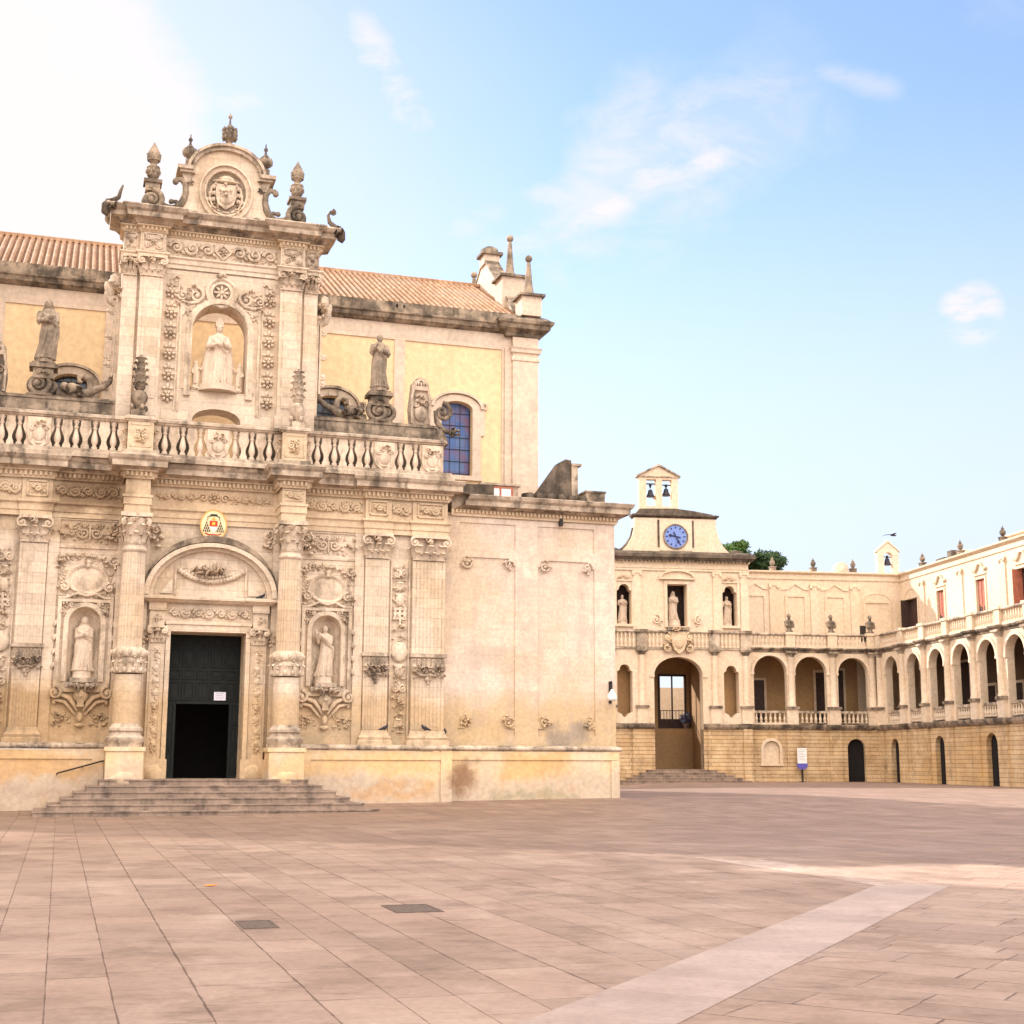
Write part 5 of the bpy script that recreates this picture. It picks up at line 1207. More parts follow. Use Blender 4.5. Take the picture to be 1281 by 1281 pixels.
# the bishop and his two attendants in the upper arch
def bishop_extra(m):
    for sg in (-1, 1):
        m.tube([(sg*.30, .0, 2.05), (sg*.42, .02, 1.4), (sg*.52, .05, .7), (sg*.50, .05, .1)], [.14, .18, .2, .16], 10)
        m.ell((sg*.92, 0, .98), (.11, .11, .13), 8, 6); m.tube([(sg*.92, 0, .9), (sg*.9, 0, .6), (sg*.9, .02, .1)], [.12, .16, .15], 8); m.tube([(sg*.86, -.05, .75), (sg*.7, -.15, .7), (sg*.62, -.18, .85)], [.07, .06, .04], 6)
        m.tube([(sg*.98, 0, .15), (sg*.98, 0, -.1)], [.08, .06], 6); m.tube([(sg*.84, 0, .15), (sg*.84, -.05, -.1)], [.08, .06], 6)
        m.tube([(sg*1.0, 0, .8), (sg*1.08, -.1, .55), (sg*1.0, -.18, .5)], [.06, .05, .04], 6)
    for k in range(7): m.ell((-.95+.3*k, -.12, -.18), (.22, .28, .16), 8, 6, k, .5)
statue('statue', 'pale stone bishop in a mitre with two small attendants in the tall upper arch', CL(0, .35, 17.15), CA, 2.75, 'stone_statue', extra=bishop_extra, plinth=(.85, .28), seed=9, mitre=True, cape=True, wid=.98, arms=((-1, (-.19, -.06, .62), (-.08, -.16, .64)), (1, (.19, -.06, .62), (.08, -.16, .66))))

# painted coat of arms over the portal
t = thing('coat_of_arms', 'oval cream shield with dark hat, tassels and red coat of arms above the portal pediment', 'emblem', CL(0, YM-.24, 11.05), CA)
def oval(rx, rz, n=32): return [(rx*math.cos(2*PI*i/n), rz*math.sin(2*PI*i/n)) for i in range(n)]
m = MB(); m.prism(oval(.56, .68), -.06, 0); m.build('board', 'panel_cream', t)
m = MB(); a = oval(.545, .665); b_ = oval(.60, .72); m.ring(a+[a[0]], b_+[b_[0]], -.08, .0); m.build('rim', 'panel_gold', t)
m = MB(); m.prism([(-.17, .20), (.17, .20), (.17, -.06), (-.17, -.06)], -.08, -.06); m.build('red_field', 'heraldic_red', t)
m = MB(); m.prism([(-.17, -.06), (.17, -.06), (.16, -.2), (0, -.33), (-.16, -.2)], -.08, -.06); m.prism([(-.03, -.33), (.03, -.33), (.03, -.45), (-.03, -.45)], -.08, -.06); m.build('white_field', 'heraldic_white', t)
m = MB(); m.prism([(-.07, .14), (.07, .14), (.07, .0), (-.07, .0)], -.09, -.075); m.prism([(-.02, .36), (.02, .36), (.02, .2), (-.02, .2)], -.08, -.06); m.prism([(-.09, .31), (.09, .31), (.09, .27), (-.09, .27)], -.08, -.06); m.build('gold_charge', 'heraldic_yellow', t)
m = MB(); m.prism([(-.30, .36), (-.18, .42), (-.13, .50), (.13, .50), (.18, .42), (.30, .36), (.2, .375), (.12, .41), (-.12, .41), (-.2, .375)], -.085, -.06)
for sg in (-1, 1):
    m.tube([(sg*.27, -.07, .37), (sg*.25, -.07, .28), (sg*.29, -.07, .2)], .012, 5)
    for r_ in range(4):
        for i in range(r_+1): x = sg*(.30+(i-r_/2)*.085); z = .16-.12*r_; m.prism([(x-.03, z-.10), (x+.03, z-.10), (x+.012, z), (x-.012, z)], -.08, -.06)
m.build('hat_and_tassels', 'heraldic_dark', t)
m = MB()
for sg in (-1, 1): m.tube([(sg*.36, -.07, -.36), (sg*.2, -.07, -.43), (0, -.07, -.42)], .028, 5)
m.build('scroll_ribbon', 'heraldic_red', t); t.scale = (.92, 1, .92)

# notice on the door
t = thing('door_notice', 'small white paper notice on the dark green church door', 'notice', CL(.70, yd-.06, 4.17), CA)
m = MB(); m.box(-.24, .24, -.012, 0, -.17, .17); m.build('paper', 'white_paper', t)
m = MB()
for k in range(4): m.box(-.18, .18-.06*(k % 2), -.014, -.0125, .10-.07*k, .112-.07*k)
m.build('printed_lines', 'sign_blue', t)

# steps up to the portal
m = MB(); st = thing('stone_steps', 'broad worn grey stone steps leading up to the church portal', 'steps', CL(0, 0, 0), CA)
for k in range(6):
    w = 3.98+.46*k; f = -2.05-.52*k; z1 = .83-.218*k
    m = MB(); m.box(-w, w, f, -.5, z1-.40, z1-.05); m.box(-w-.03, w+.03, f-.04, -.5, z1-.05, z1)
    m.build('step', 'stone_steps', st)
m = MB(); m.box(-1.5, 1.5, -.9, YM+.7, .6, .83); m.build('threshold', 'stone_steps', st)

# iron handrail left of the steps
t = thing('iron_handrail', 'slender dark iron handrail slanting up the plinth beside the steps', 'handrail', CL(-5.1, -1.0, .0), CA)
m = MB(); m.tube([(-.45, 0, 1.02), (-.40, 0, 1.06), (1.22, 0, 1.52), (1.25, .3, 1.53)], .03, 8); m.build('rail', 'iron', t)
m = MB(); m.tube([(-.44, .32, 1.0), (-.44, .0, 1.03)], .025, 6); m.tube([(.5, .3, 1.27), (.5, 0, 1.3)], .02, 6); m.build('bracket', 'iron', t)

# lamp on the corner
t = thing('wall_lamp', 'white bell-shaped lamp on a curved iron bracket at the church corner', 'lamp', CL(17.66, -.1, 4.95), CA)
m = MB(); m.tube([(0, 0, .05), (-.05, -.25, .12), (-.12, -.5, .05), (-.17, -.62, -.1), (-.18, -.65, -.3)], .028, 6); m.tube([(0, 0, -.75), (-.08, -.3, -.78), (-.16, -.55, -.62)], .02, 6); m.box(-.06, .06, -.02, .05, -.85, .12); m.build('bracket', 'iron', t)
m = MB(); m.lathe(-.18, -.65, -.76, [(.09, 0), (.17, .02), (.22, .11), (.20, .23), (.13, .36), (.07, .44), (.04, .50)], 16); m.build('lamp_shade', 'white_paint', t)
m = MB(); m.box(15.25, 15.4, -.25, -.05, 11.95, 12.25); o = m.build('wall_floodlight', 'iron'); place(o, CL(0, 0, 0), CA); tag(o, 'small dark floodlight box under the cornice of the plain church side wall', 'floodlight')

# pigeons
def pigeon(label, loc, rz, s=1.0, mat='bird_dark'):
    m = MB(); m.ell((0, 0, .13*s), (.17*s, .09*s, .085*s), 10, 7, rot=.35); m.ell((.13*s, 0, .24*s), (.055*s, .05*s, .055*s), 8, 6); m.tube([(.10*s, 0, .16*s), (.13*s, 0, .23*s)], [.06*s, .045*s], 7)
    m.tube([(-.12*s, 0, .09*s), (-.30*s, 0, .03*s)], [.06*s, .03*s], 6, flat=.4); m.tube([(.17*s, 0, .235*s), (.22*s, 0, .225*s)], [.016*s, .004*s], 5)
    m.tube([(.02*s, .03*s, .07*s), (.03*s, .03*s, 0)], .01*s, 5); m.tube([(.02*s, -.03*s, .07*s), (.03*s, -.03*s, 0)], .01*s, 5)
    o = m.build('pigeon', mat); place(o, loc, rz); return tag(o, label, 'bird', 'pigeons resting on the church')
pigeon('dark pigeon lying low on the base of the pilaster nearest a niche', CL(7.28, -.84, 2.80), CA+.2, .85)
pigeon('dark pigeon perched upright on the base of the outermost pilaster', CL(9.02, -.84, 2.80), CA+2.5, .9)
pigeon('dark pigeon at the corner where the pilasters meet the plain side wall', CL(10.0, -.42, 2.68), CA+1.4, .85)
pigeon('dark pigeon on the ledge inside the arched portal pediment', CL(2.05, -.78, 8.08), CA, .8)

# ================================================================== bishop's palace around the far side of the square
PA = PYAW
P0 = (29.74164, 113.63405)
def PL(x, y, z): return rot2(P0, PA, x, y, z)
PBAL = [(0, 0), (.10, 0), (.10, .10), (.06, .13), (.10, .30), (.10, .40), (.055, .66), (.055, .72), (.08, .76), (.05, .80), (.08, .95), (.10, 1.0), (0, 1.0)]
def make_wing(root, lmat, x0, x1, cols, arches, doors, niches=(), wins=(), upx=None, frames=(), upper_pils=(), x_up0=None, x_up1=None, rear_doors=(), skip_end=None):
    SB = 4.2
    # ground storey: banded masonry
    m = MB(); holes = [arch(c, .0, z-.75*w/1.0*.5, w/2) for c, w, z in doors]
    outer = [(x0, -.4)]
    dd = sorted([(c, w, z) for c, w, z in doors])
    nh = [arch(c, 1.38, 2.6, .66, .60) for c in niches]
    fl = [(x0, -.4)]
    for c, w, z in dd:
        zs = z-w/2; fl += [(c-w/2, -.4)]+[(c-w/2*math.cos(PI*i/10), zs+w/2*math.sin(PI*i/10)) for i in range(11)]+[(c+w/2, -.4)]
    fl += [(x1, -.4), (x1, 4.1), (x0, 4.1)]
    m.wall(fl, nh, 0, .18)
    for c, w, z in dd: m.reveal([(c-w/2, -.4)]+[(c-w/2*math.cos(PI*i/10), z-w/2+w/2*math.sin(PI*i/10)) for i in range(11)]+[(c+w/2, -.4)], 0, .40)
    for c in cols: m.box(c-.52, c+.52, -.16, .0, -.4, 4.1)
    m.build('ground_storey_wall', 'stone_rusticated', root)
    for c, w, z in dd:
        m = MB(); m.box(c-w/2-.1, c+w/2+.1, .36, .42, -.4, z+.1)
        for k in (-1, 1): m.box(c+k*w*.24-w*.2, c+k*w*.24+w*.2, .33, .36, .3, z*.55)
        m.build('door', 'dark_interior', root)
    for c in niches:
        m = MB(); m.prism(arch(c, 1.38, 2.6, .66, .60), .16, .2); m.box(c-.95, c+.95, -.12, .02, 1.25, 1.38); m.ring(arcline(c, 2.6, .67, .61, 12, 1.38), arcline(c, 2.6, .88, .82, 12, 1.38), -.07, .02)
        m.build('blind_niche', 'plaster_palace', root)
    pp = [(x0, 0)]
    for c in cols: pp += [(c-.6, 0), (c-.6, -.2), (c+.6, -.2), (c+.6, 0)]
    pp = [p for p in pp+[(x1, 0)] if x0-.01 <= p[0] <= x1+.01]
    prof = [(0, 4.08), (.1, 4.1), (.16, 4.2), (.22, 4.3), (.25, 4.46), (.2, 4.5), (0, 4.52)]
    m = MB(); m.mould(pp, prof); m.box(x0, x1, 0, SB, 4.10, 4.515); m.build('string_course', 'stone_weathered', root)
    # arcade
    m = MB(); hs = [arch(c, 4.52, 8.62, w/2) for c, w in arches]
    m.wall(rect(x0, x1, 4.5, 10.25), hs, .05, .58); m.wall(rect(x0, x1, 4.5, 10.25), hs, .58)
    for c, w in arches:
        m.ring(arcline(c, 8.62, w/2+.01, w/2+.01, 16), arcline(c, 8.62, w/2+.24, w/2+.24, 16), -.05, .06)
        for sg in (-1, 1): m.box(c+sg*(w/2+.12)-.15, c+sg*(w/2+.12)+.15, -.06, .5, 8.46, 8.64)
    m.build('arcade_wall', 'plaster_palace', root)
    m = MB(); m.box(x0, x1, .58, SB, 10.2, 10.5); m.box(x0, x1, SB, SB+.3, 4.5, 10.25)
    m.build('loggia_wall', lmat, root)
    for c, w, z, mt in rear_doors:
        m = MB(); m.box(c-w/2-.2, c+w/2+.2, SB-.10, SB, 4.5, 4.55+z+.2); d = m.build('door_surround', 'stone_golden', root)
        m = MB(); m.box(c-w/2, c+w/2, SB-.13, SB-.05, 4.52, 4.55+z); m.build('door', mt, d)
    for c in cols:
        m = MB(); m.box(c-.46, c+.46, -.20, .06, 4.52, 5.72)
        q = m.build('column_pedestal', 'plaster_palace', root)
        m = MB(); m.box(c-.56, c+.56, -.30, .06, 5.72, 5.92); m.build('pedestal_cap', 'stone_weathered', q)
        m = MB(); m.lathe(c, -.02, 0, [(.34, 5.92), (.34, 6.05), (.29, 6.12), (.29, 7.4), (.25, 9.75), (.28, 9.8), (.28, 9.86)], 14); m.build('column_shaft', 'plaster_palace', q)
        m = MB(); m.lathe(c, -.02, 0, [(.25, 9.84), (.30, 10.0), (.40, 10.2)], 10); m.box(c-.44, c+.44, -.44, .06, 10.2, 10.32)
        for k in range(6): a = PI+PI*k/5; m.leaf((c+.26*math.cos(a), -.02+.26*math.sin(a), 9.86), (math.cos(a), math.sin(a)), .32, .18, .5, .04)
        m.build('capital', 'stone_ledge', q)
    pp2 = [(x0, .05)]
    for c in cols: pp2 += [(c-.5, .05), (c-.5, -.30), (c+.5, -.30), (c+.5, .05)]
    pp2 = [p for p in pp2+[(x1, .05)] if x0-.01 <= p[0] <= x1+.01]
    m = MB(); m.mould(pp2, [(0, 10.25), (.05, 10.27), (.08, 10.42), (.2, 10.48), (.24, 10.58), (.2, 10.64), (0, 10.66)]); m.box(x0, x1, .05, SB, 10.5, 10.655); m.build('arcade_cornice', 'stone_weathered', root)
    # terrace balustrade
    b = MB().box(x0, x1, -.05, .25, 10.65, 10.80).build('terrace_balustrade', 'plaster_palace', root)
    m = MB(); m.mould([(x0, -.04), (x1, -.04)], [(0, 11.62), (.08, 11.64), (.12, 11.72), (.08, 11.80), (0, 11.82)]); m.box(x0, x1, -.04, .26, 11.62, 11.815); m.build('rail', 'stone_ledge', b)
    bal = None; edges = [x0]+list(cols)+[x1]
    m0 = MB(); m0.lathe(0, 0, 0, PBAL, 8, cap=False)
    for i in range(len(edges)-1):
        a, e = edges[i]+(.42 if i else .1), edges[i+1]-(.42 if i < len(edges)-2 else .1)
        n = max(0, int((e-a)/.33))
        for k in range(n):
            x = a+(e-a)*(k+.5)/n
            if bal is None: bal = m0.build('baluster', 'plaster_palace', b); q = bal
            else: q = copy_obj(bal, b)
            q.location = (x, .1, 10.80); q.scale = (1.05, 1.05, .83)
    for c in cols:
        m = MB(); m.box(c-.38, c+.38, -.18, .28, 10.65, 11.70); m.box(c-.46, c+.46, -.26, .32, 11.70, 11.90); m.build('balustrade_pedestal', 'plaster_palace', b)
    lb = None
    for c, w in arches:
        if lb is None: lb = MB().box(c-w/2, c+w/2, .1, .4, 4.52, 4.62).build('arcade_balustrade', 'plaster_palace', root)
        m = MB(); m.box(c-w/2, c+w/2, .12, .40, 5.42, 5.60); m.box(c-w/2, c+w/2, .14, .38, 4.62, 4.68); m.build('rail', 'stone_ledge', lb)
        n = 7
        for k in range(n):
            q = copy_obj(bal, lb); q.location = (c-w/2+w*(k+.5)/n, .26, 4.66); q.scale = (1.25, 1.25, .77)
    # set-back upper storey
    xu0 = x0 if x_up0 is None else x_up0; xu1 = x1 if x_up1 is None else x_up1
    m = MB(); wh = [rect(c-w/2, c+w/2, z0, z1) for c, w, z0, z1, k in wins]
    ow = [(xu0, 10.65)]
    m.wall(rect(xu0, xu1, 10.6, 17.3), wh, SB, SB+.35); m.box(xu0, xu0+.05, SB+.01, SB+9, 10.6, 17.3); m.box(xu1-.05, xu1, SB+.01, SB+9, 10.6, 17.3)
    m.build('upper_wall', 'plaster_palace', root)
    for c, w, z0, z1, k in wins:
        if k == 'shutter':
            f = MB(); f.box(c-w/2, c-.02, SB+.12, SB+.18, z0, z1); f.box(c+.02, c+w/2, SB+.12, SB+.18, z0, z1)
            for s2 in (-1, 1):
                f.box(*sorted((c+s2*(w/2-.12), c+s2*.14)), SB+.09, SB+.12, z0+.9, z1-.15)
            o = f.build('window_shutter', 'shutter_red', root)
            f = MB()
            for s2 in (-1, 1): f.box(*sorted((c+s2*(w/2-.12), c+s2*.14)), SB+.10, SB+.13, z0+.1, z0+.75)
            f.build('pane', 'wood_and_niche_shade', o)
        else:
            f = MB(); f.box(c-w/2, c+w/2, SB+.30, SB+.34, z0, z1); o = f.build('window', 'wood_and_niche_shade', root)
            f = MB(); f.box(c-w/2, c-w/2+.06, SB-.45, SB+.3, z0+.02, z1-.02); f.build('window_shutter', 'shutter_red' if k == 'open' else 'wood_and_niche_shade', o)
    for c, w, z0, z1, k in frames:
        m = MB(); y = SB
        for s2 in (-1, 1): m.box(*sorted((c+s2*w/2, c+s2*(w/2+.18))), y-.08, y+.01, z0, z1)
        m.box(c-w/2-.18, c+w/2+.18, y-.08, y+.01, z1, z1+.18)
        if k == 'tri': 
            m.ring([(c-w*.8, z1+.55), (c-w*.45, z1+.62), (c, z1+1.05), (c+w*.45, z1+.62), (c+w*.8, z1+.55)], [(c-w*.8, z1+.68), (c-w*.45, z1+.76), (c, z1+1.22), (c+w*.45, z1+.76), (c+w*.8, z1+.68)], y-.09, y)
        elif k == 'curl':
            for s2 in (-1, 1):
                m.tube([(c, y-.06, z1+1.15), (c+s2*.25, y-.08, z1+1.18), (c+s2*.45, y-.08, z1+.85), (c+s2*.75, y-.08, z1+.62), (c+s2*.95, y-.08, z1+.75)], [.06, .1, .1, .1, .06], 6); m.ell((c+s2*.95, y-.08, z1+.72), .13, 7, 5)
            m.box(c-w*.7, c+w*.7, y-.1, y, z1+.3, z1+.4)
        elif k == 'arc':
            m.ring(arcline(c, z1, w/2+.2, .8, 14), arcline(c, z1, w/2+.30, .90, 14), y-.04, y)
        m.build('window_surround', 'plaster_palace', root)
    for c in upper_pils:
        m = MB(); m.box(c-.40, c+.40, SB-.10, SB+.01, 10.65, 16.4); m.box(c-.44, c+.44, SB-.16, SB, 16.2, 16.32)
        for s2 in (-1, 1): m.ell((c+s2*.34, SB-.14, 16.1), (.13, .1, .16), 7, 5)
        m.build('upper_pilaster', 'plaster_palace', root)
    m = MB(); m.mould([(xu0, SB), (xu1, SB)], [(0, 16.75), (.08, 16.78), (.10, 16.9), (.05, 16.95), (.05, 17.2), (.2, 17.28), (.3, 17.36), (.3, 17.48), (0, 17.52)]); m.build('roof_cornice', 'plaster_palace', root)
    m = MB(); m.box(xu0, xu1, SB+.02, SB+9, 17.28, 17.5); m.build('roof', 'plaster_palace', root)
    for c in upper_pils:
        m = MB(); m.box(c-.24, c+.24, SB-.1, SB+.35, 17.5, 17.85); m.box(c-.28, c+.28, SB-.14, SB+.39, 17.78, 17.86); y = SB+.12
        m.lathe(c, y, 17.85, [(.13, 0), (.1, .06), (.2, .2), (.24, .34), (.2, .48), (.1, .56), (.14, .6), (.05, .72), (.02, .85)], 10)
        m.build('roof_urn', 'stone_weathered', root)

# ---- wing across the end of the square
bw = thing('palace_wing', 'pale palace wing with three open arches across the far end of the square', 'palace', PL(0, 0, 0), PA)
make_wing(bw, 'plaster_loggia', -10.9, 0, [-7.3, -3.76, -.42], [(-9.02, 2.75), (-5.62, 2.65), (-2.05, 2.55)], [(-2.0, 1.5, 3.4)], niches=(-9.1,), wins=[], frames=[(-8.75, 1.5, 11.8, 15.3, 'tri'), (-5.2, 1.5, 11.8, 15.3, 'tri'), (-1.72, 1.5, 11.8, 15.3, 'tri'), (2.0, 2.1, 11.5, 14.9, 'arc')], upper_pils=(-7.1, -3.5, .05), x_up0=-10.9, x_up1=4.2, rear_doors=[(-8.7, 1.0, 3.7, 'wood_and_niche_shade'), (-3.2, 1.0, 4.4, 'wood_and_niche_shade'), (-1.9, 1.2, 4.6, 'wood_and_niche_shade')])
m = MB(); m.box(0, 4.2, 0.003, 4.2, 10.5, 10.66); m.box(0, 4.2, .003, 4.2, 4.1, 4.51); m.box(4.2, 4.5, -.1, 4.2, 4.5, 10.3); m.box(0, 4.5, 4.2, 4.5, 4.5, 10.6); m.build('corner_floor', 'plaster_palace', bw)
# ---- long wing on the right
rw = thing('palace_wing', 'long sunlit palace wing with red window shutters and many arches', 'palace', PL(0, 0, 0), PA-PI/2)
RC = [.62, 4.96, 8.85, 12.80, 16.78, 20.68, 24.6, 28.5]
RA = [(2.88, 2.45), (6.95, 2.3), (10.88, 2.4), (14.85, 2.5), (18.72, 2.45), (22.64, 2.5), (26.55, 2.5)]
make_wing(rw, 'plaster_loggia_shaded', 0, 30.4, RC, RA, [(2.92, 1.4, 3.4), (10.85, 1.5, 3.5), (18.75, 1.6, 3.55), (26.5, 1.6, 3.55)], wins=[(-2.1, 2.4, 12.4, 15.1, 'dark'), (3.42, 1.3, 12.4, 15.15, 'shutter'), (10.2, 1.4, 12.4, 15.2, 'shutter'), (16.55, 1.5, 12.4, 15.2, 'open'), (23.2, 1.4, 12.4, 15.2, 'shutter')],
          frames=[(-2.1, 2.4, 11.6, 15.1, 'arc'), (3.42, 1.3, 11.6, 15.15, 'curl'), (10.2, 1.4, 11.6, 15.2, 'curl'), (16.55, 1.5, 11.6, 15.2, 'curl'), (23.2, 1.4, 11.6, 15.2, 'curl')], upper_pils=(.1, 6.95, 13.75, 20.0, 26.8), x_up0=-4.2, x_up1=30.4, rear_doors=[(14.9, 1.6, 2.6, 'wood_and_niche_shade'), (10.9, 1.6, 2.6, 'wood_and_niche_shade'), (18.9, 1.8, 2.6, 'wood_and_niche_shade'), (6.9, 1.6, 4.6, 'wood_and_niche_shade')])
m = MB(); m.box(30.4, 30.7, 0, 14, -.4, 17.5); m.box(30.35, 30.75, .3, 4.2, 10.2, 10.6); m.build('end_wall', 'plaster_palace', rw)
m = MB(); m.box(4.5, 12, 9.5, 14, 17.4, 19.4); m.box(4.3, 12.2, 9.3, 14.2, 19.4, 19.55); m.box(2.0, 2.9, 6.5, 7.4, 17.4, 18.6); m.build('roof_house', 'plaster_palace', rw)
m = MB(); m.box(-1.0, .6, 6, 8, 17.4, 18.3); m.box(2.0, 2.8, 5.6, 6.4, 17.4, 18.55); m.build('roof_chimney', 'stone_dark', rw)

# ---- clock house
ck = thing('clock_house', 'tall palace entrance with blue clock, bell gable and big archway', 'palace', PL(-16.7, 0, 0), PA)
YC = -.3; HW = 5.95
m = MB()
def shoulder(cx, z0, zs, hw, hi, bottom=False):
    p = []
    if bottom: p += [(cx-hw, z0+.45), (cx-hw*.55, z0+.3)]+[(cx-hw*.5+hw*i/8, z0-.0+.3-.3*math.sin(PI*i/8)) for i in range(9)]+[(cx+hw*.55, z0+.3), (cx+hw, z0+.45)]
    else: p += [(cx-hw, z0), (cx+hw, z0)]
    p += [(cx+hw, zs), (cx+hi, zs+.12)]+[(cx+hi*math.cos(PI*i/10), zs+.15+hi*math.sin(PI*i/10)) for i in range(11)]+[(cx-hi, zs+.12), (cx-hw, zs)]
    return p
AR = [(1.98*math.cos(PI*i/18), 8.3+1.45*math.sin(PI*i/18)) for i in range(19)]
m.box(-48, -HW-.01, .5, 12, -.5, 17.2); m.build('shading_range', 'plaster_palace', ck)  # hidden range, added to shade the ground beyond the church
m = MB(); m.box(-9, 11, 24, 34, -.5, 8.6); m.build('courtyard_range', 'plaster_palace', ck)
m = MB()
# ground storey
for sg in (-1, 1):
    m = MB(); x0, x1 = sorted((sg*1.98, sg*HW)); m.box(x0, x1, YC, .6, -.5, 4.1); m.box(*sorted((sg*2.3, sg*3.8)), YC-.14, YC, -.5, 4.1); m.box(*sorted((sg*5.2, sg*HW)), YC-.14, YC, -.5, 4.1)
    m.build('ground_storey_wall', 'stone_rusticated', ck)
m = MB()
for sg in (-1, 1):
    m.mould([(sg*1.98, YC), (sg*2.2, YC), (sg*2.2, YC-.16), (sg*3.9, YC-.16), (sg*3.9, YC), (sg*HW, YC)] if sg > 0 else [(-HW, YC), (-3.9, YC), (-3.9, YC-.16), (-2.2, YC-.16), (-2.2, YC), (-1.98, YC)], [(0, 4.08), (.1, 4.1), (.2, 4.25), (.24, 4.45), (0, 4.52)])
m.build('string_course', 'stone_weathered', ck)
m = MB()
out = [(-HW, 4.1), (-1.98, 4.1)]+list(reversed(AR))+[(1.98, 4.1), (HW, 4.1), (HW, 17.6), (-HW, 17.6)]
holes = [shoulder(sg*4.35, 4.95, 8.55, .62, .42, True) for sg in (-1, 1)]+[shoulder(sg*4.35, 12.3, 14.95, .60, .42) for sg in (-1, 1)]+[rect(-.80, .80, 12.2, 15.55)]
m.wall(out, holes, YC, .6); m.reveal([(-1.98, -.5), (-1.98, 4.1)]+list(reversed(AR))+[(1.98, 4.1), (1.98, -.5)], YC+.003, .6)
m.box(-HW, -HW+.02, YC+.01, 9, -.4, 17.6); m.box(HW-.02, HW, YC+.01, 9, 10.6, 17.6); m.box(HW-.02, HW, YC+.01, 6.2, -.4, 10.6)
m.build('front_wall', 'plaster_palace', ck)
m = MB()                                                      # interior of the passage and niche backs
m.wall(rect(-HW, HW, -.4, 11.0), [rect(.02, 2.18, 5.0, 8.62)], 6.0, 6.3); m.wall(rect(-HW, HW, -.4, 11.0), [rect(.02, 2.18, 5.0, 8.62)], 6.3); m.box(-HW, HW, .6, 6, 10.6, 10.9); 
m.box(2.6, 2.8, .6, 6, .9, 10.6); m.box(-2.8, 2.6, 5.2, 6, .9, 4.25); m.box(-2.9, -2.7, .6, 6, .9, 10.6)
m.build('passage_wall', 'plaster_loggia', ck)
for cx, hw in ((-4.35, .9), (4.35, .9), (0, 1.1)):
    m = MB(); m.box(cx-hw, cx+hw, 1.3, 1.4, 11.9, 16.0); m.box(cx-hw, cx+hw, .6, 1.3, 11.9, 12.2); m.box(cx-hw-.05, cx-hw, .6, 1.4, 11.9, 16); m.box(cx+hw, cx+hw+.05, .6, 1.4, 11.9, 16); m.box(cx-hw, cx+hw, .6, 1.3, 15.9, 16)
    m.build('niche_back', 'wood_and_niche_shade', ck)  # dark brown painted in for the shade of the deep niches
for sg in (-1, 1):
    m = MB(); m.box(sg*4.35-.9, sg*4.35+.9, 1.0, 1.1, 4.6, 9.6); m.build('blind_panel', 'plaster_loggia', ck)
m = MB(); m.box(-2.2, 2.6, .6, 6, .2, .95); m.build('passage_floor', 'stone_steps', ck)
m = MB(); m.box(-.1, .06, 5.88, 6.0, 4.25, 8.75); m.box(2.14, 2.3, 5.88, 6.0, 4.25, 8.75); m.box(.06, 2.14, 5.88, 6.0, 8.58, 8.75); m.box(.06, 2.14, 5.88, 6.0, 4.25, 5.05); m.box(1.03, 1.15, 5.89, 6.0, 5.05, 8.58)
wf = m.build('passage_window', 'wood_and_niche_shade', ck)
m = MB()
for k in range(8): m.box(.12+.26*k, .16+.26*k, 6.05, 6.09, 5.05, 5.75)
m.box(.06, 2.14, 6.04, 6.10, 5.72, 5.78)
m.build('window_railing', 'iron', wf)
#
m = MB()
for sg in (-1, 1):                                            # attached columns on pedestals
    for cx in (sg*2.98, sg*5.55):
        m = MB(); m.box(cx-.42, cx+.42, YC-.24, YC, 4.52, 5.72); m.lathe(cx, YC-.04, 0, [(.30, 5.7), (.30, 5.9), (.26, 6.1), (.26, 8), (.22, 9.9)], 12)
        cc = m.build('column', 'plaster_palace', ck)
        m = MB(); m.box(cx-.52, cx+.52, YC-.34, YC, 5.72, 5.92); m.build('pedestal_cap', 'stone_weathered', cc); m = MB(); m.lathe(cx, YC-.04, 0, [(.22, 9.88), (.28, 10.0), (.36, 10.18)], 10); m.box(cx-.46, cx+.46, YC-.42, YC, 10.18, 10.34); m.build('column_cap', 'stone_weathered', cc)
        m = MB(); m.box(cx-.5, cx+.5, YC-.36, YC, 11.68, 11.9); m.build('pedestal_cap', 'stone_weathered', ck)
m = MB(); m.ring(list(reversed(AR)), [(x*1.14, 8.3+(z-8.3)*1.18) for x, z in reversed(AR)], YC-.08, YC+.02)
for sg in (-1, 1): m.box(*sorted((sg*1.96, sg*2.32)), YC-.1, YC, 8.15, 8.32)
m.build('archivolt', 'plaster_palace', ck)
# blind balustrade
m = MB(); m.box(-HW, HW, YC-.10, YC, 10.36, 10.52); m.mould([(-HW, YC), (HW, YC)], [(0, 11.62), (.14, 11.64), (.2, 11.74), (.14, 11.84), (0, 11.86)]); 
for sg in (-1, 1):
    for cx in (2.98, 5.55): m.box(sg*cx-.40, sg*cx+.40, YC-.2, YC, 10.36, 11.68)
bb = m.build('blind_balustrade', 'stone_ledge', ck)
m = MB()
for sg in (-1, 1):
    for a0, a1 in ((1.2, 2.5), (3.45, 5.1)): m.box(*sorted((sg*a0, sg*a1)), YC-.02, YC+.005, 10.55, 11.58)
m.build('balustrade_ground', 'stone_golden', bb)
b1 = None
for sg in (-1, 1):
    for a0, a1, n in ((1.2, 2.5, 4), (3.45, 5.1, 5)):
        for k in range(n):
            if b1 is None: mm = MB(); mm.lathe(0, 0, 0, PBAL, 8, cap=False); b1 = mm.build('baluster', 'plaster_palace', bb); q = b1
            else: q = copy_obj(b1, bb)
            q.location = (sg*(a0+(a1-a0)*(k+.5)/n), YC-.06, 10.52); q.scale = (1.2, .8, 1.1)
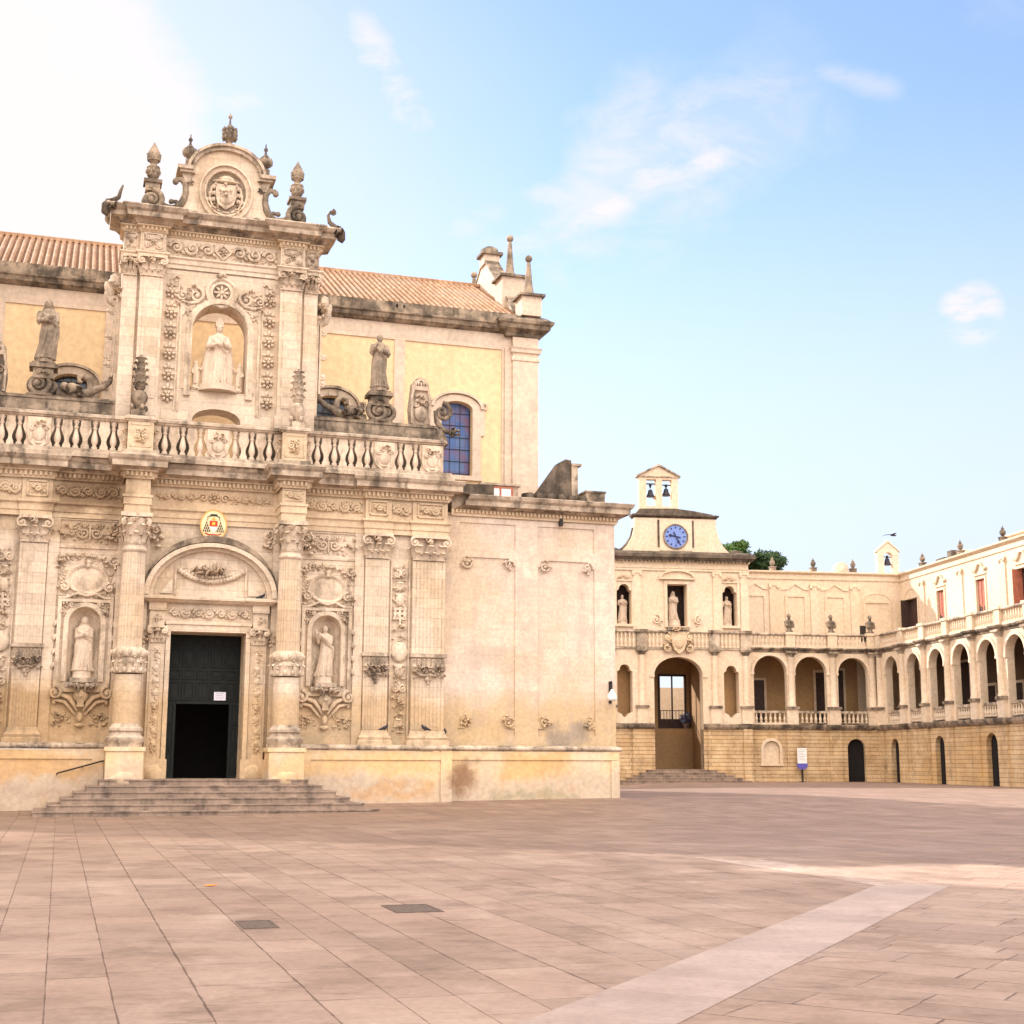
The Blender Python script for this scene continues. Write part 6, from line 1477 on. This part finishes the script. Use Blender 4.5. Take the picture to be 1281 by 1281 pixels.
# carved crest over the archway
m = MB()
m.prism([(-.55, 11.7), (.55, 11.7), (.62, 10.9), (.4, 10.3), (0, 9.95), (-.4, 10.3), (-.62, 10.9)], YC-.45, YC-.05); m.ell((0, YC-.45, 10.95), (.42, .14, .6), 10, 8)
for sg in (-1, 1): m.spiral(sg*.85, YC-.25, 11.3, .32, 1.4, sg, PI/2, .1, 7); m.spiral(sg*.85, YC-.25, 10.4, .32, 1.4, -sg, PI/2, .1, 7); m.clump(sg*.9, YC-.1, 10.85, .3, .55, 6, 10, .2)
m.clump(0, YC-.3, 11.9, .5, .2, 5, 9, .2)
m.build('carved_crest', 'stone_golden', ck)
m = MB(); m.box(-.9, .9, YC-.3, YC, 11.86, 12.12); m.build('crest_sill', 'stone_weathered', ck)
# niche surrounds
for cx in (-4.35, 4.35):
    m = MB(); h0 = shoulder(cx, 12.3, 14.95, .60, .42)
    for sg in (-1, 1): m.box(*sorted((cx+sg*.62, cx+sg*.82)), YC-.09, YC, 12.2, 15.9); m.clump(cx+sg*.4, YC-.02, 15.95, .3, .12, 4, 6, .07)
    m.box(cx-.9, cx+.9, YC-.11, YC, 15.75, 15.86); m.box(cx-.8, cx+.8, YC-.2, YC, 12.1, 12.3); m.clump(cx, YC-.03, 16.1, .5, .12, 4, 8, .08)
    m.build('niche_surround', 'plaster_palace', ck)
m = MB()
for sg in (-1, 1): m.box(*sorted((sg*.82, sg*1.06)), YC-.1, YC, 12.1, 15.6); m.spiral(sg*1.75, YC-.08, 12.7, .4, 1.4, sg, PI/2, .07, 6); m.clump(sg*1.5, YC-.02, 12.5, .3, .3, 7, 7, .08)
m.box(-1.06, 1.06, YC-.1, YC, 15.58, 15.8); m.ring(arcline(0, 16.05, 1.35, .55, 14), arcline(0, 16.05, 1.5, .7, 14), YC-.28, YC); m.box(-1.5, 1.5, YC-.26, YC, 15.95, 16.07); m.prism(arcline(0, 16.06, 1.36, .56, 12), YC-.08, YC)
m.build('window_surround', 'plaster_palace', ck)
for sg in (-1, 1):
    for cx in (sg*3.3, sg*5.58):
        m = MB(); m.box(cx-.33, cx+.33, YC-.10, YC, 11.86, 16.6); m.box(cx-.4, cx+.4, YC-.16, YC, 16.42, 16.62); m.box(cx-.4, cx+.4, YC-.14, YC, 11.86, 12.1)
        for s2 in (-1, 1): m.ell((cx+s2*.3, YC-.14, 16.3), (.11, .1, .14), 6, 4)
        m.build('upper_pilaster', 'plaster_palace', ck)
CP = [(-HW, 6), (-HW, YC-.06), (HW, YC-.06), (HW, 6)]
m = MB(); m.mould(CP, [(0, 16.62), (.05, 16.64), (.05, 16.8), (.1, 16.85), (0, 16.9), (0, 17.3), (.1, 17.32), (.14, 17.45), (.22, 17.5)]); m.build('entablature', 'plaster_palace', ck)
m = MB(); m.mould(CP, [(0, 17.46), (.3, 17.5), (.4, 17.62), (.52, 17.7), (.52, 17.95), (.3, 18.1), (0, 18.22)]); m.box(-HW, HW, YC-.05, 6, 17.5, 18.215); dentils(m, CP[1:3], .34, 17.34, 17.48, .3, .16); m.build('cornice', 'stone_dark', ck)
# attic with concave flanks
prof = [(4.6, 18.15), (4.3, 18.35), (3.95, 18.75), (3.6, 19.35), (3.42, 20.1), (3.38, 20.95)]
A = [(x, z) for x, z in prof]+[(-x, z) for x, z in reversed(prof)]
m = MB(); m.prism(A, YC+.1, YC+1.0); at = m.build('attic', 'plaster_palace', ck)
m = MB()
for sg in (-1, 1):
    m.tube([(sg*x, YC+.5, z+.05) for x, z in [(5.6, 18.2), (5.0, 18.25)]+prof[:-1]], [.2, .24, .2, .16, .14, .12, .12], 6)
    m.box(*sorted((sg*1.35, sg*1.5)), YC+.02, YC+.12, 18.6, 20.8)
m.mould([(-3.4, YC+1.05), (-3.4, YC+.1), (3.4, YC+.1), (3.4, YC+1.05)], [(0, 20.95), (.06, 20.98), (.08, 21.06), (.2, 21.12), (.22, 21.22), (0, 21.3)])
m.prism([(-3.35, 21.2), (3.35, 21.2), (3.1, 21.36), (1.5, 21.62), (0, 21.78), (-2.9, 21.70), (-3.2, 21.36)], YC+.15, YC+1.0)
m.build('attic_coping', 'stone_dark', at)
m = MB(); m.box(-1.35, 1.35, YC+.04, YC+.11, 18.3, 20.8); m.build('clock_panel', 'plaster_palace', at)
# belfry
bx = -1.33
m = MB(); m.wall([(bx-1.62, 21.7), (bx+1.62, 21.7), (bx+1.62, 24.4), (bx-1.62, 24.4)], [rect(bx-1.02, bx-.22, 21.95, 24.15), rect(bx+.30, bx+1.08, 21.95, 24.15)], YC+.2, YC+.8); m.wall([(bx-1.62, 21.7), (bx+1.62, 21.7), (bx+1.62, 24.4), (bx-1.62, 24.4)], [rect(bx-1.02, bx-.22, 21.95, 24.15), rect(bx+.30, bx+1.08, 21.95, 24.15)], YC+.8)
m.box(bx-1.625, bx-1.615, YC+.201, YC+.799, 21.7, 24.4); m.box(bx+1.615, bx+1.625, YC+.201, YC+.799, 21.7, 24.4); m.prism([(bx-1.7, 24.4), (bx+1.7, 24.4), (bx, 25.25)], YC+.2, YC+.8)
bf = m.build('bell_gable', 'plaster_palace', ck)
m = MB(); 
for sg in (-1, 1): m.prism([(bx+sg*1.82, 24.36), (bx+sg*1.82, 24.48), (bx, 25.42), (bx, 25.27)], YC+.05, YC+.95)
m.box(bx-1.75, bx+1.75, YC+.12, YC+.88, 24.33, 24.42); m.build('gable_coping', 'stone_ledge', bf)

# things belonging to the clock house
t = thing('wall_clock', 'round blue clock face with dark hands below the bell gable', 'clock', PL(-16.73, YC+.05, 19.45), PA)
m2 = MB(); m2.lathe(0, 0, 0, [(.92, -.1), (.92, .06), (0.005, .06)], 36); m = MB(); m.add([(p[0], -p[2], p[1]) for p in m2.v], m2.f); m.build('dial', 'clock_blue', t)
m2 = MB(); m2.lathe(0, 0, 0, [(.91, -.08), (.91, .08), (.96, .12), (1.04, .10), (1.05, -.08)], 36); m = MB(); m.add([(p[0], -p[2], p[1]) for p in m2.v], m2.f, True); m.build('rim', 'stone_weathered', t)
m = MB()
for k in range(12):
    m = MB(); a = PI/2-2*PI*k/12; c, s = math.cos(a), math.sin(a); hw, h0, h1 = .05, .66, .82
    m.prism([(c*h0-s*hw, s*h0+c*hw), (c*h0+s*hw, s*h0-c*hw), (c*h1+s*hw, s*h1-c*hw), (c*h1-s*hw, s*h1+c*hw)], -.075, -.06)
    m.build('hour_mark', 'clock_hand', t)
def hand(a, L, w, tail, y):
    c, s = math.cos(a), math.sin(a); P = [(-tail, -w*.6), (-tail, w*.6), (L*.55, w*.5), (L*.7, w*1.6), (L, 0), (L*.7, -w*1.6), (L*.55, -w*.5)]
    m = MB(); m.prism([(x*c-z*s, x*s+z*c) for x, z in P], y-.02, y); return m.build('clock_hand', 'clock_hand', t)
hand(R(169), .62, .085, .40, -.10); hand(R(-63), .66, .075, .42, -.13)
def bell(label, x, z, s, root_yaw=PA, base=PL, y=.2, lever=False, group='bells of the clock house'):
    t = thing('bell', label, 'bell', base(x, y, z), root_yaw, group)
    m = MB(); m.lathe(0, 0, -.62*s, [(.0, .02), (.34, 0), (.36, .04), (.30, .12), (.22, .30), (.18, .50), (.14, .58), (.05, .62)], 16, cap=False); m.build('bell_body', 'bell_bronze', t)
    m = MB(); m.box(-.40, .40, -.05, .05, .28*s, .36*s); m.lathe(0, 0, 0, [(.06, 0), (.06, .12), (.13, .2), (.10, .36)], 8); m.build('yoke', 'iron', t)
    if lever: m = MB(); m.ell((.30, -.05, -.75), (.13, .08, .16), 8, 6); m.tube([(.1, 0, -.5), (.30, -.05, -.7)], .03, 5); m.build('hammer', 'stone_rusticated', t)
bell('larger bell with a hammer in the clock house bell gable', -16.7-1.33-.62, 23.45, 1.15, lever=True)
bell('smaller bell without hammer in the clock house bell gable', -16.7-1.33+.69, 23.45, .95)
statue('statue', 'small stone saint in the dark arched niche closest to the church wall', PL(-16.7-4.35, .45, 12.55), PA, 2.15, 'stone_statue', 'saints of the clock house', seed=11, lean=.02, plinth=(.42, .3), arms=((-1, (-.18, -.05, .66), (-.05, -.16, .72)), (1, (.18, -.05, .66), (.08, -.16, .70))))
statue('statue', 'stone saint leaning in the tall rectangular niche above the palace archway', PL(-16.7-.1, .45, 12.75), PA, 2.3, 'stone_statue', 'saints of the clock house', seed=12, lean=-.05, veil=True, plinth=(.5, .5), arms=((-1, (-.16, -.05, .64), (-.02, -.16, .70)), (1, (.16, -.05, .64), (.05, -.16, .64))))
statue('statue', 'small stone saint with one raised arm in an arched niche beside the archway axis', PL(-16.7+4.3, .45, 12.55), PA, 2.2, 'stone_statue', 'saints of the clock house', seed=13, lean=.03, plinth=(.42, .3), arms=((-1, (-.2, -.06, .66), (-.22, -.14, .78)), (1, (.16, -.05, .66), (.04, -.16, .68))))
# flight of steps to the archway
st2 = thing('stone_steps', 'low flight of grey steps spreading below the palace archway', 'steps', PL(-16.7, 0, 0), PA)
for k in range(6):
    w = 2.75+.52*k; f = -1.2-.55*k; z1 = .92-.20*k
    m = MB(); m.box(-w, w, f, YC-.01, z1-.45, z1-.04); m.box(-w-.03, w+.03, f-.03, YC-.01, z1-.04, z1); m.build('step', 'stone_steps', st2)
m = MB(); m.box(-1.97, 1.97, YC-.5, .62, .4, .925); m.build('landing', 'stone_steps', st2)
# blue flower tub seen inside the archway
t = thing('potted_plant', 'bushy bluish potted plant inside the palace archway', 'plant', PL(-14.55, 5.6, 4.25), PA)
m = MB(); m.lathe(0, 0, 0, [(.2, 0), (.25, .1), (.32, .4), (.34, .44), (.3, .46)], 12); m.build('pot', 'stone_steps', t)
def leafball(m, c, r, n, s, seed, shell=.55):
    rnd = random.Random(seed)
    for i in range(n):
        d = Vector((rnd.gauss(0, 1), rnd.gauss(0, 1), rnd.gauss(0, 1))).normalized(); q = r*(shell+(1-shell)*rnd.random())
        k = 1+.35*mnoise.noise(d*1.7+Vector((seed, 0, 0))); p = Vector(c)+Vector((d.x*q*k*1.1, d.y*q*k*1.1, d.z*q*k*.85))
        a = Vector((rnd.gauss(0, 1), rnd.gauss(0, 1), rnd.gauss(0, 1))).normalized(); b = a.orthogonal().normalized(); e = s*rnd.uniform(.6, 1.3)
        m.add([p-a*e, p+b*e*.5, p+a*e, p-b*e*.5], [(0, 1, 2, 3)])
m = MB(); leafball(m, (0, 0, .85), .58, 260, .12, 3, .3); m.build('foliage', 'foliage_blue', t)

# busts on the terrace balustrade
def bust(label, loc, rz, s=1.0):
    t = thing('bust', label, 'statue', loc, rz, 'busts on the palace terrace')
    m = MB(); m.lathe(0, 0, 0, [(.30, 0), (.30, .1), (.22, .16), (.16, .3), (.14, .42)], 12); m.build('base', 'stone_weathered', t)
    m = MB(); n = 14
    m.lathe(0, 0, .30, [(.16, 0), (.24, .08), (.26, .25), (.31, .42), (.34, .52), (.28, .62), (.13, .70), (.10, .78), (.11, .86)], 16, sx=1.15, sy=.72)
    m.ell((0, -.02, 1.30), (.145, .17, .20), 12, 9); m.ell((0, -.19, 1.28), (.03, .04, .05), 6, 5); m.ell((0, .03, 1.34), (.165, .17, .18), 10, 8, 2, .3); m.ell((0, -.12, 1.16), (.09, .08, .10), 8, 6)
    m.tube([(-.3, -.02, .80), (-.36, -.08, .55), (-.12, -.2, .50)], [.10, .09, .07], 8); m.tube([(.3, -.02, .80), (.36, -.06, .55), (.3, -.12, .38)], [.10, .09, .07], 8)
    for sg in (-1, 1): m.ell((sg*.30, 0, .80), (.13, .13, .15), 8, 6)
    statue_obj('figure', m, 'stone_weathered', .03, t)
    return t
bust('grey stone bust on the terrace balustrade above the first arch from the clock house', PL(-7.3, .05, 11.9), PA)
bust('grey stone bust on the terrace balustrade between the second and third arches', PL(-3.76, .05, 11.9), PA)
bust('grey stone bust on the corner of the terrace balustrade where the two wings meet', PL(-.42, .05, 11.9), PA)
m = MB(); m.box(-.25, .25, -.03, .03, -.45, .45); m.box(-.20, .20, -.04, .0, -.9, -.5); o = m.build('speaker_box', 'iron'); place(o, PL(-1.0, .15, 12.1), PA); tag(o, 'dark upright box beside the corner bust on the terrace balustrade', 'box')

# small bell gable on the roof corner
t = thing('bell_gable', 'small white pointed bell gable on the roof where the two palace wings meet', 'bell gable', PL(3.35, 4.6, 17.5), PA)
m = MB(); hw = .95
m.wall([(-hw, 0), (hw, 0), (hw, 1.95), (0, 2.75), (-hw, 1.95)], [arch(0, .05, 1.5, .38)], -.1, .45); m.wall([(-hw, 0), (hw, 0), (hw, 1.95), (0, 2.75), (-hw, 1.95)], [arch(0, .05, 1.5, .38)], .45)
m.box(-hw-.005, -hw+.005, -.099, .449, 0, 1.95); m.box(hw-.005, hw+.005, -.099, .449, 0, 1.95)
m.build('wall', 'plaster_pale', t)
m = MB()
for sg in (-1, 1): m.prism([(sg*1.08, 1.9), (sg*1.08, 2.0), (0, 2.95), (0, 2.78)], -.15, .5); m.lathe(sg*.95, .2, 2.0, [(.1, 0), (.1, .1), (.02, .2)], 6)
m.build('coping', 'plaster_palace', t)
bell('small dark bell in the pointed bell gable on the palace roof corner', 3.35, 18.75, .75, y=4.75, group=None)
m = MB(); m.prism(arch(0, 0, .35, .62), 0, .7); m.ell((0, -.02, .38), (.3, .05, .3), 10, 6); o = m.build('roof_dormer', 'plaster_pale'); place(o, PL(-.75, 4.8, 17.5), PA); tag(o, 'little round-topped white dormer on the palace roof', 'dormer')

# information board in front of the palace
t = thing('information_board', 'white and violet information board on a dark post by the palace wall', 'sign', PL(-6.85, -.7, 0), PA)
m = MB(); m.box(-.06, .06, -.04, .04, -.1, 1.3); m.box(-.25, .25, -.12, .12, -.05, .05); m.build('post', 'iron', t)
m = MB(); m.box(-.38, .38, -.08, .0, 1.45, 2.65); m.build('board', 'white_paint', t)
m = MB(); m.prism([(-.42, 1.45), (-.42, 1.22), (-.25, 1.0), (.25, 1.0), (.42, 1.22), (.42, 1.45)], -.085, .005); m.build('lower_panel', 'sign_blue', t)
m = MB()
for k in range(7): m.box(-.33, .33-.1*(k % 3), -.084, -.081, 2.5-.13*k, 2.52-.13*k)
m.build('text_line', 'drain_iron', t)

# trees behind the palace
def tree(label, loc, h, r, seed, mat):
    t = thing('tree', label, 'tree', loc, 0, 'trees behind the palace')
    m = MB(); m.tube([(0, 0, 0), (.1, 0, h*.4), (-.1, .1, h*.75), (.1, 0, h)], [.35, .26, .16, .05], 8)
    for k in range(5): a = k*1.3+seed; m.tube([(0, 0, h*.55+.3*k), (math.cos(a)*r*.5, math.sin(a)*r*.5, h*.75+.3*k), (math.cos(a)*r*.8, math.sin(a)*r*.8, h*.85+.3*k)], [.14, .08, .03], 6)
    m.build('trunk', 'bark', t)
    m = MB(); rnd = random.Random(seed)
    for k in range(9):
        a = rnd.uniform(0, 2*PI); q = r*rnd.uniform(.2, .75); leafball(m, (q*math.cos(a), q*math.sin(a), h-r*.1+rnd.uniform(-.55, .45)*r), r*rnd.uniform(.3, .48), 420, .17, seed*10+k, .4)
    m.build('crown', mat, t); return t
tree('bright green tree top next to the clock house roof', PL(-5.6, 20, 0), 21.6, 1.8, 1, 'foliage_bright')
tree('dark green tree top in the middle of the group behind the palace', PL(-3.4, 21, 0), 21.0, 2.2, 2, 'foliage_dark')
tree('dark green tree top farthest from the clock house behind the palace', PL(-1.5, 20, 0), 20.5, 1.9, 3, 'foliage_dark')

# flying bird
m = MB(); m.tube([(-.3, 0, 0), (-.1, 0, .02), (.2, 0, .02), (.42, 0, 0)], [.03, .1, .09, .02], 7)
for sg in (-1, 1): m.add([(.1, 0, .05), (-.15, 0, .05), (-.25, sg*.5, .12), (-.35, sg*.95, .02), (-.1, sg*.6, .1), (.1, 0, .09), (-.15, 0, .08)], [(0, 1, 2, 4), (2, 3, 4), (5, 4, 2, 6)])
o = m.build('flying_bird', 'bird_dark'); place(o, PL(2.4, 1.2, 20.3), PA+.4); tag(o, 'dark bird flying above the small bell gable', 'bird')

# small things on the paving
def slab(label, pts, mat, name='drain_cover'):
    cx, cy = pts[0]
    t = thing(name, label, 'drain cover', (cx, cy, -.45), FYAW, 'drain covers in the paving')
    m = MB(); m.box(-pts[4], pts[4], -pts[5], pts[5], -.02, .006); m.build('plate', mat, t)
    m = MB(); w, d = pts[4], pts[5]; m.box(-w, w, -d, -d+.03, .0065, .012); m.box(-w, w, d-.03, d, .0065, .012); m.box(-w, -w+.03, -d+.03, d-.03, .0065, .012); m.box(w-.03, w, -d+.03, d-.03, .0065, .012); m.build('frame', mat, t)
slab('smaller dark rectangular drain cover in the paving, nearest the camera', [(-3.19, 18.15)]*4+[.22, .42], 'drain_iron')
slab('larger dark rectangular drain cover between the smaller one and the pale strip', [(-1.38, 20.13)]*4+[.33, .50], 'drain_iron')
m = MB(); m.ell((0, 0, .012), (.09, .05, .012), 8, 4, 3, .5); m.tube([(.08, 0, .01), (.14, .02, .02)], [.008, .003], 4); o = m.build('fallen_leaf', 'leaf_orange'); place(o, (-4.93, 23.5, -.444), .5); tag(o, 'small orange fallen leaf on the paving in front of the steps', 'leaf')
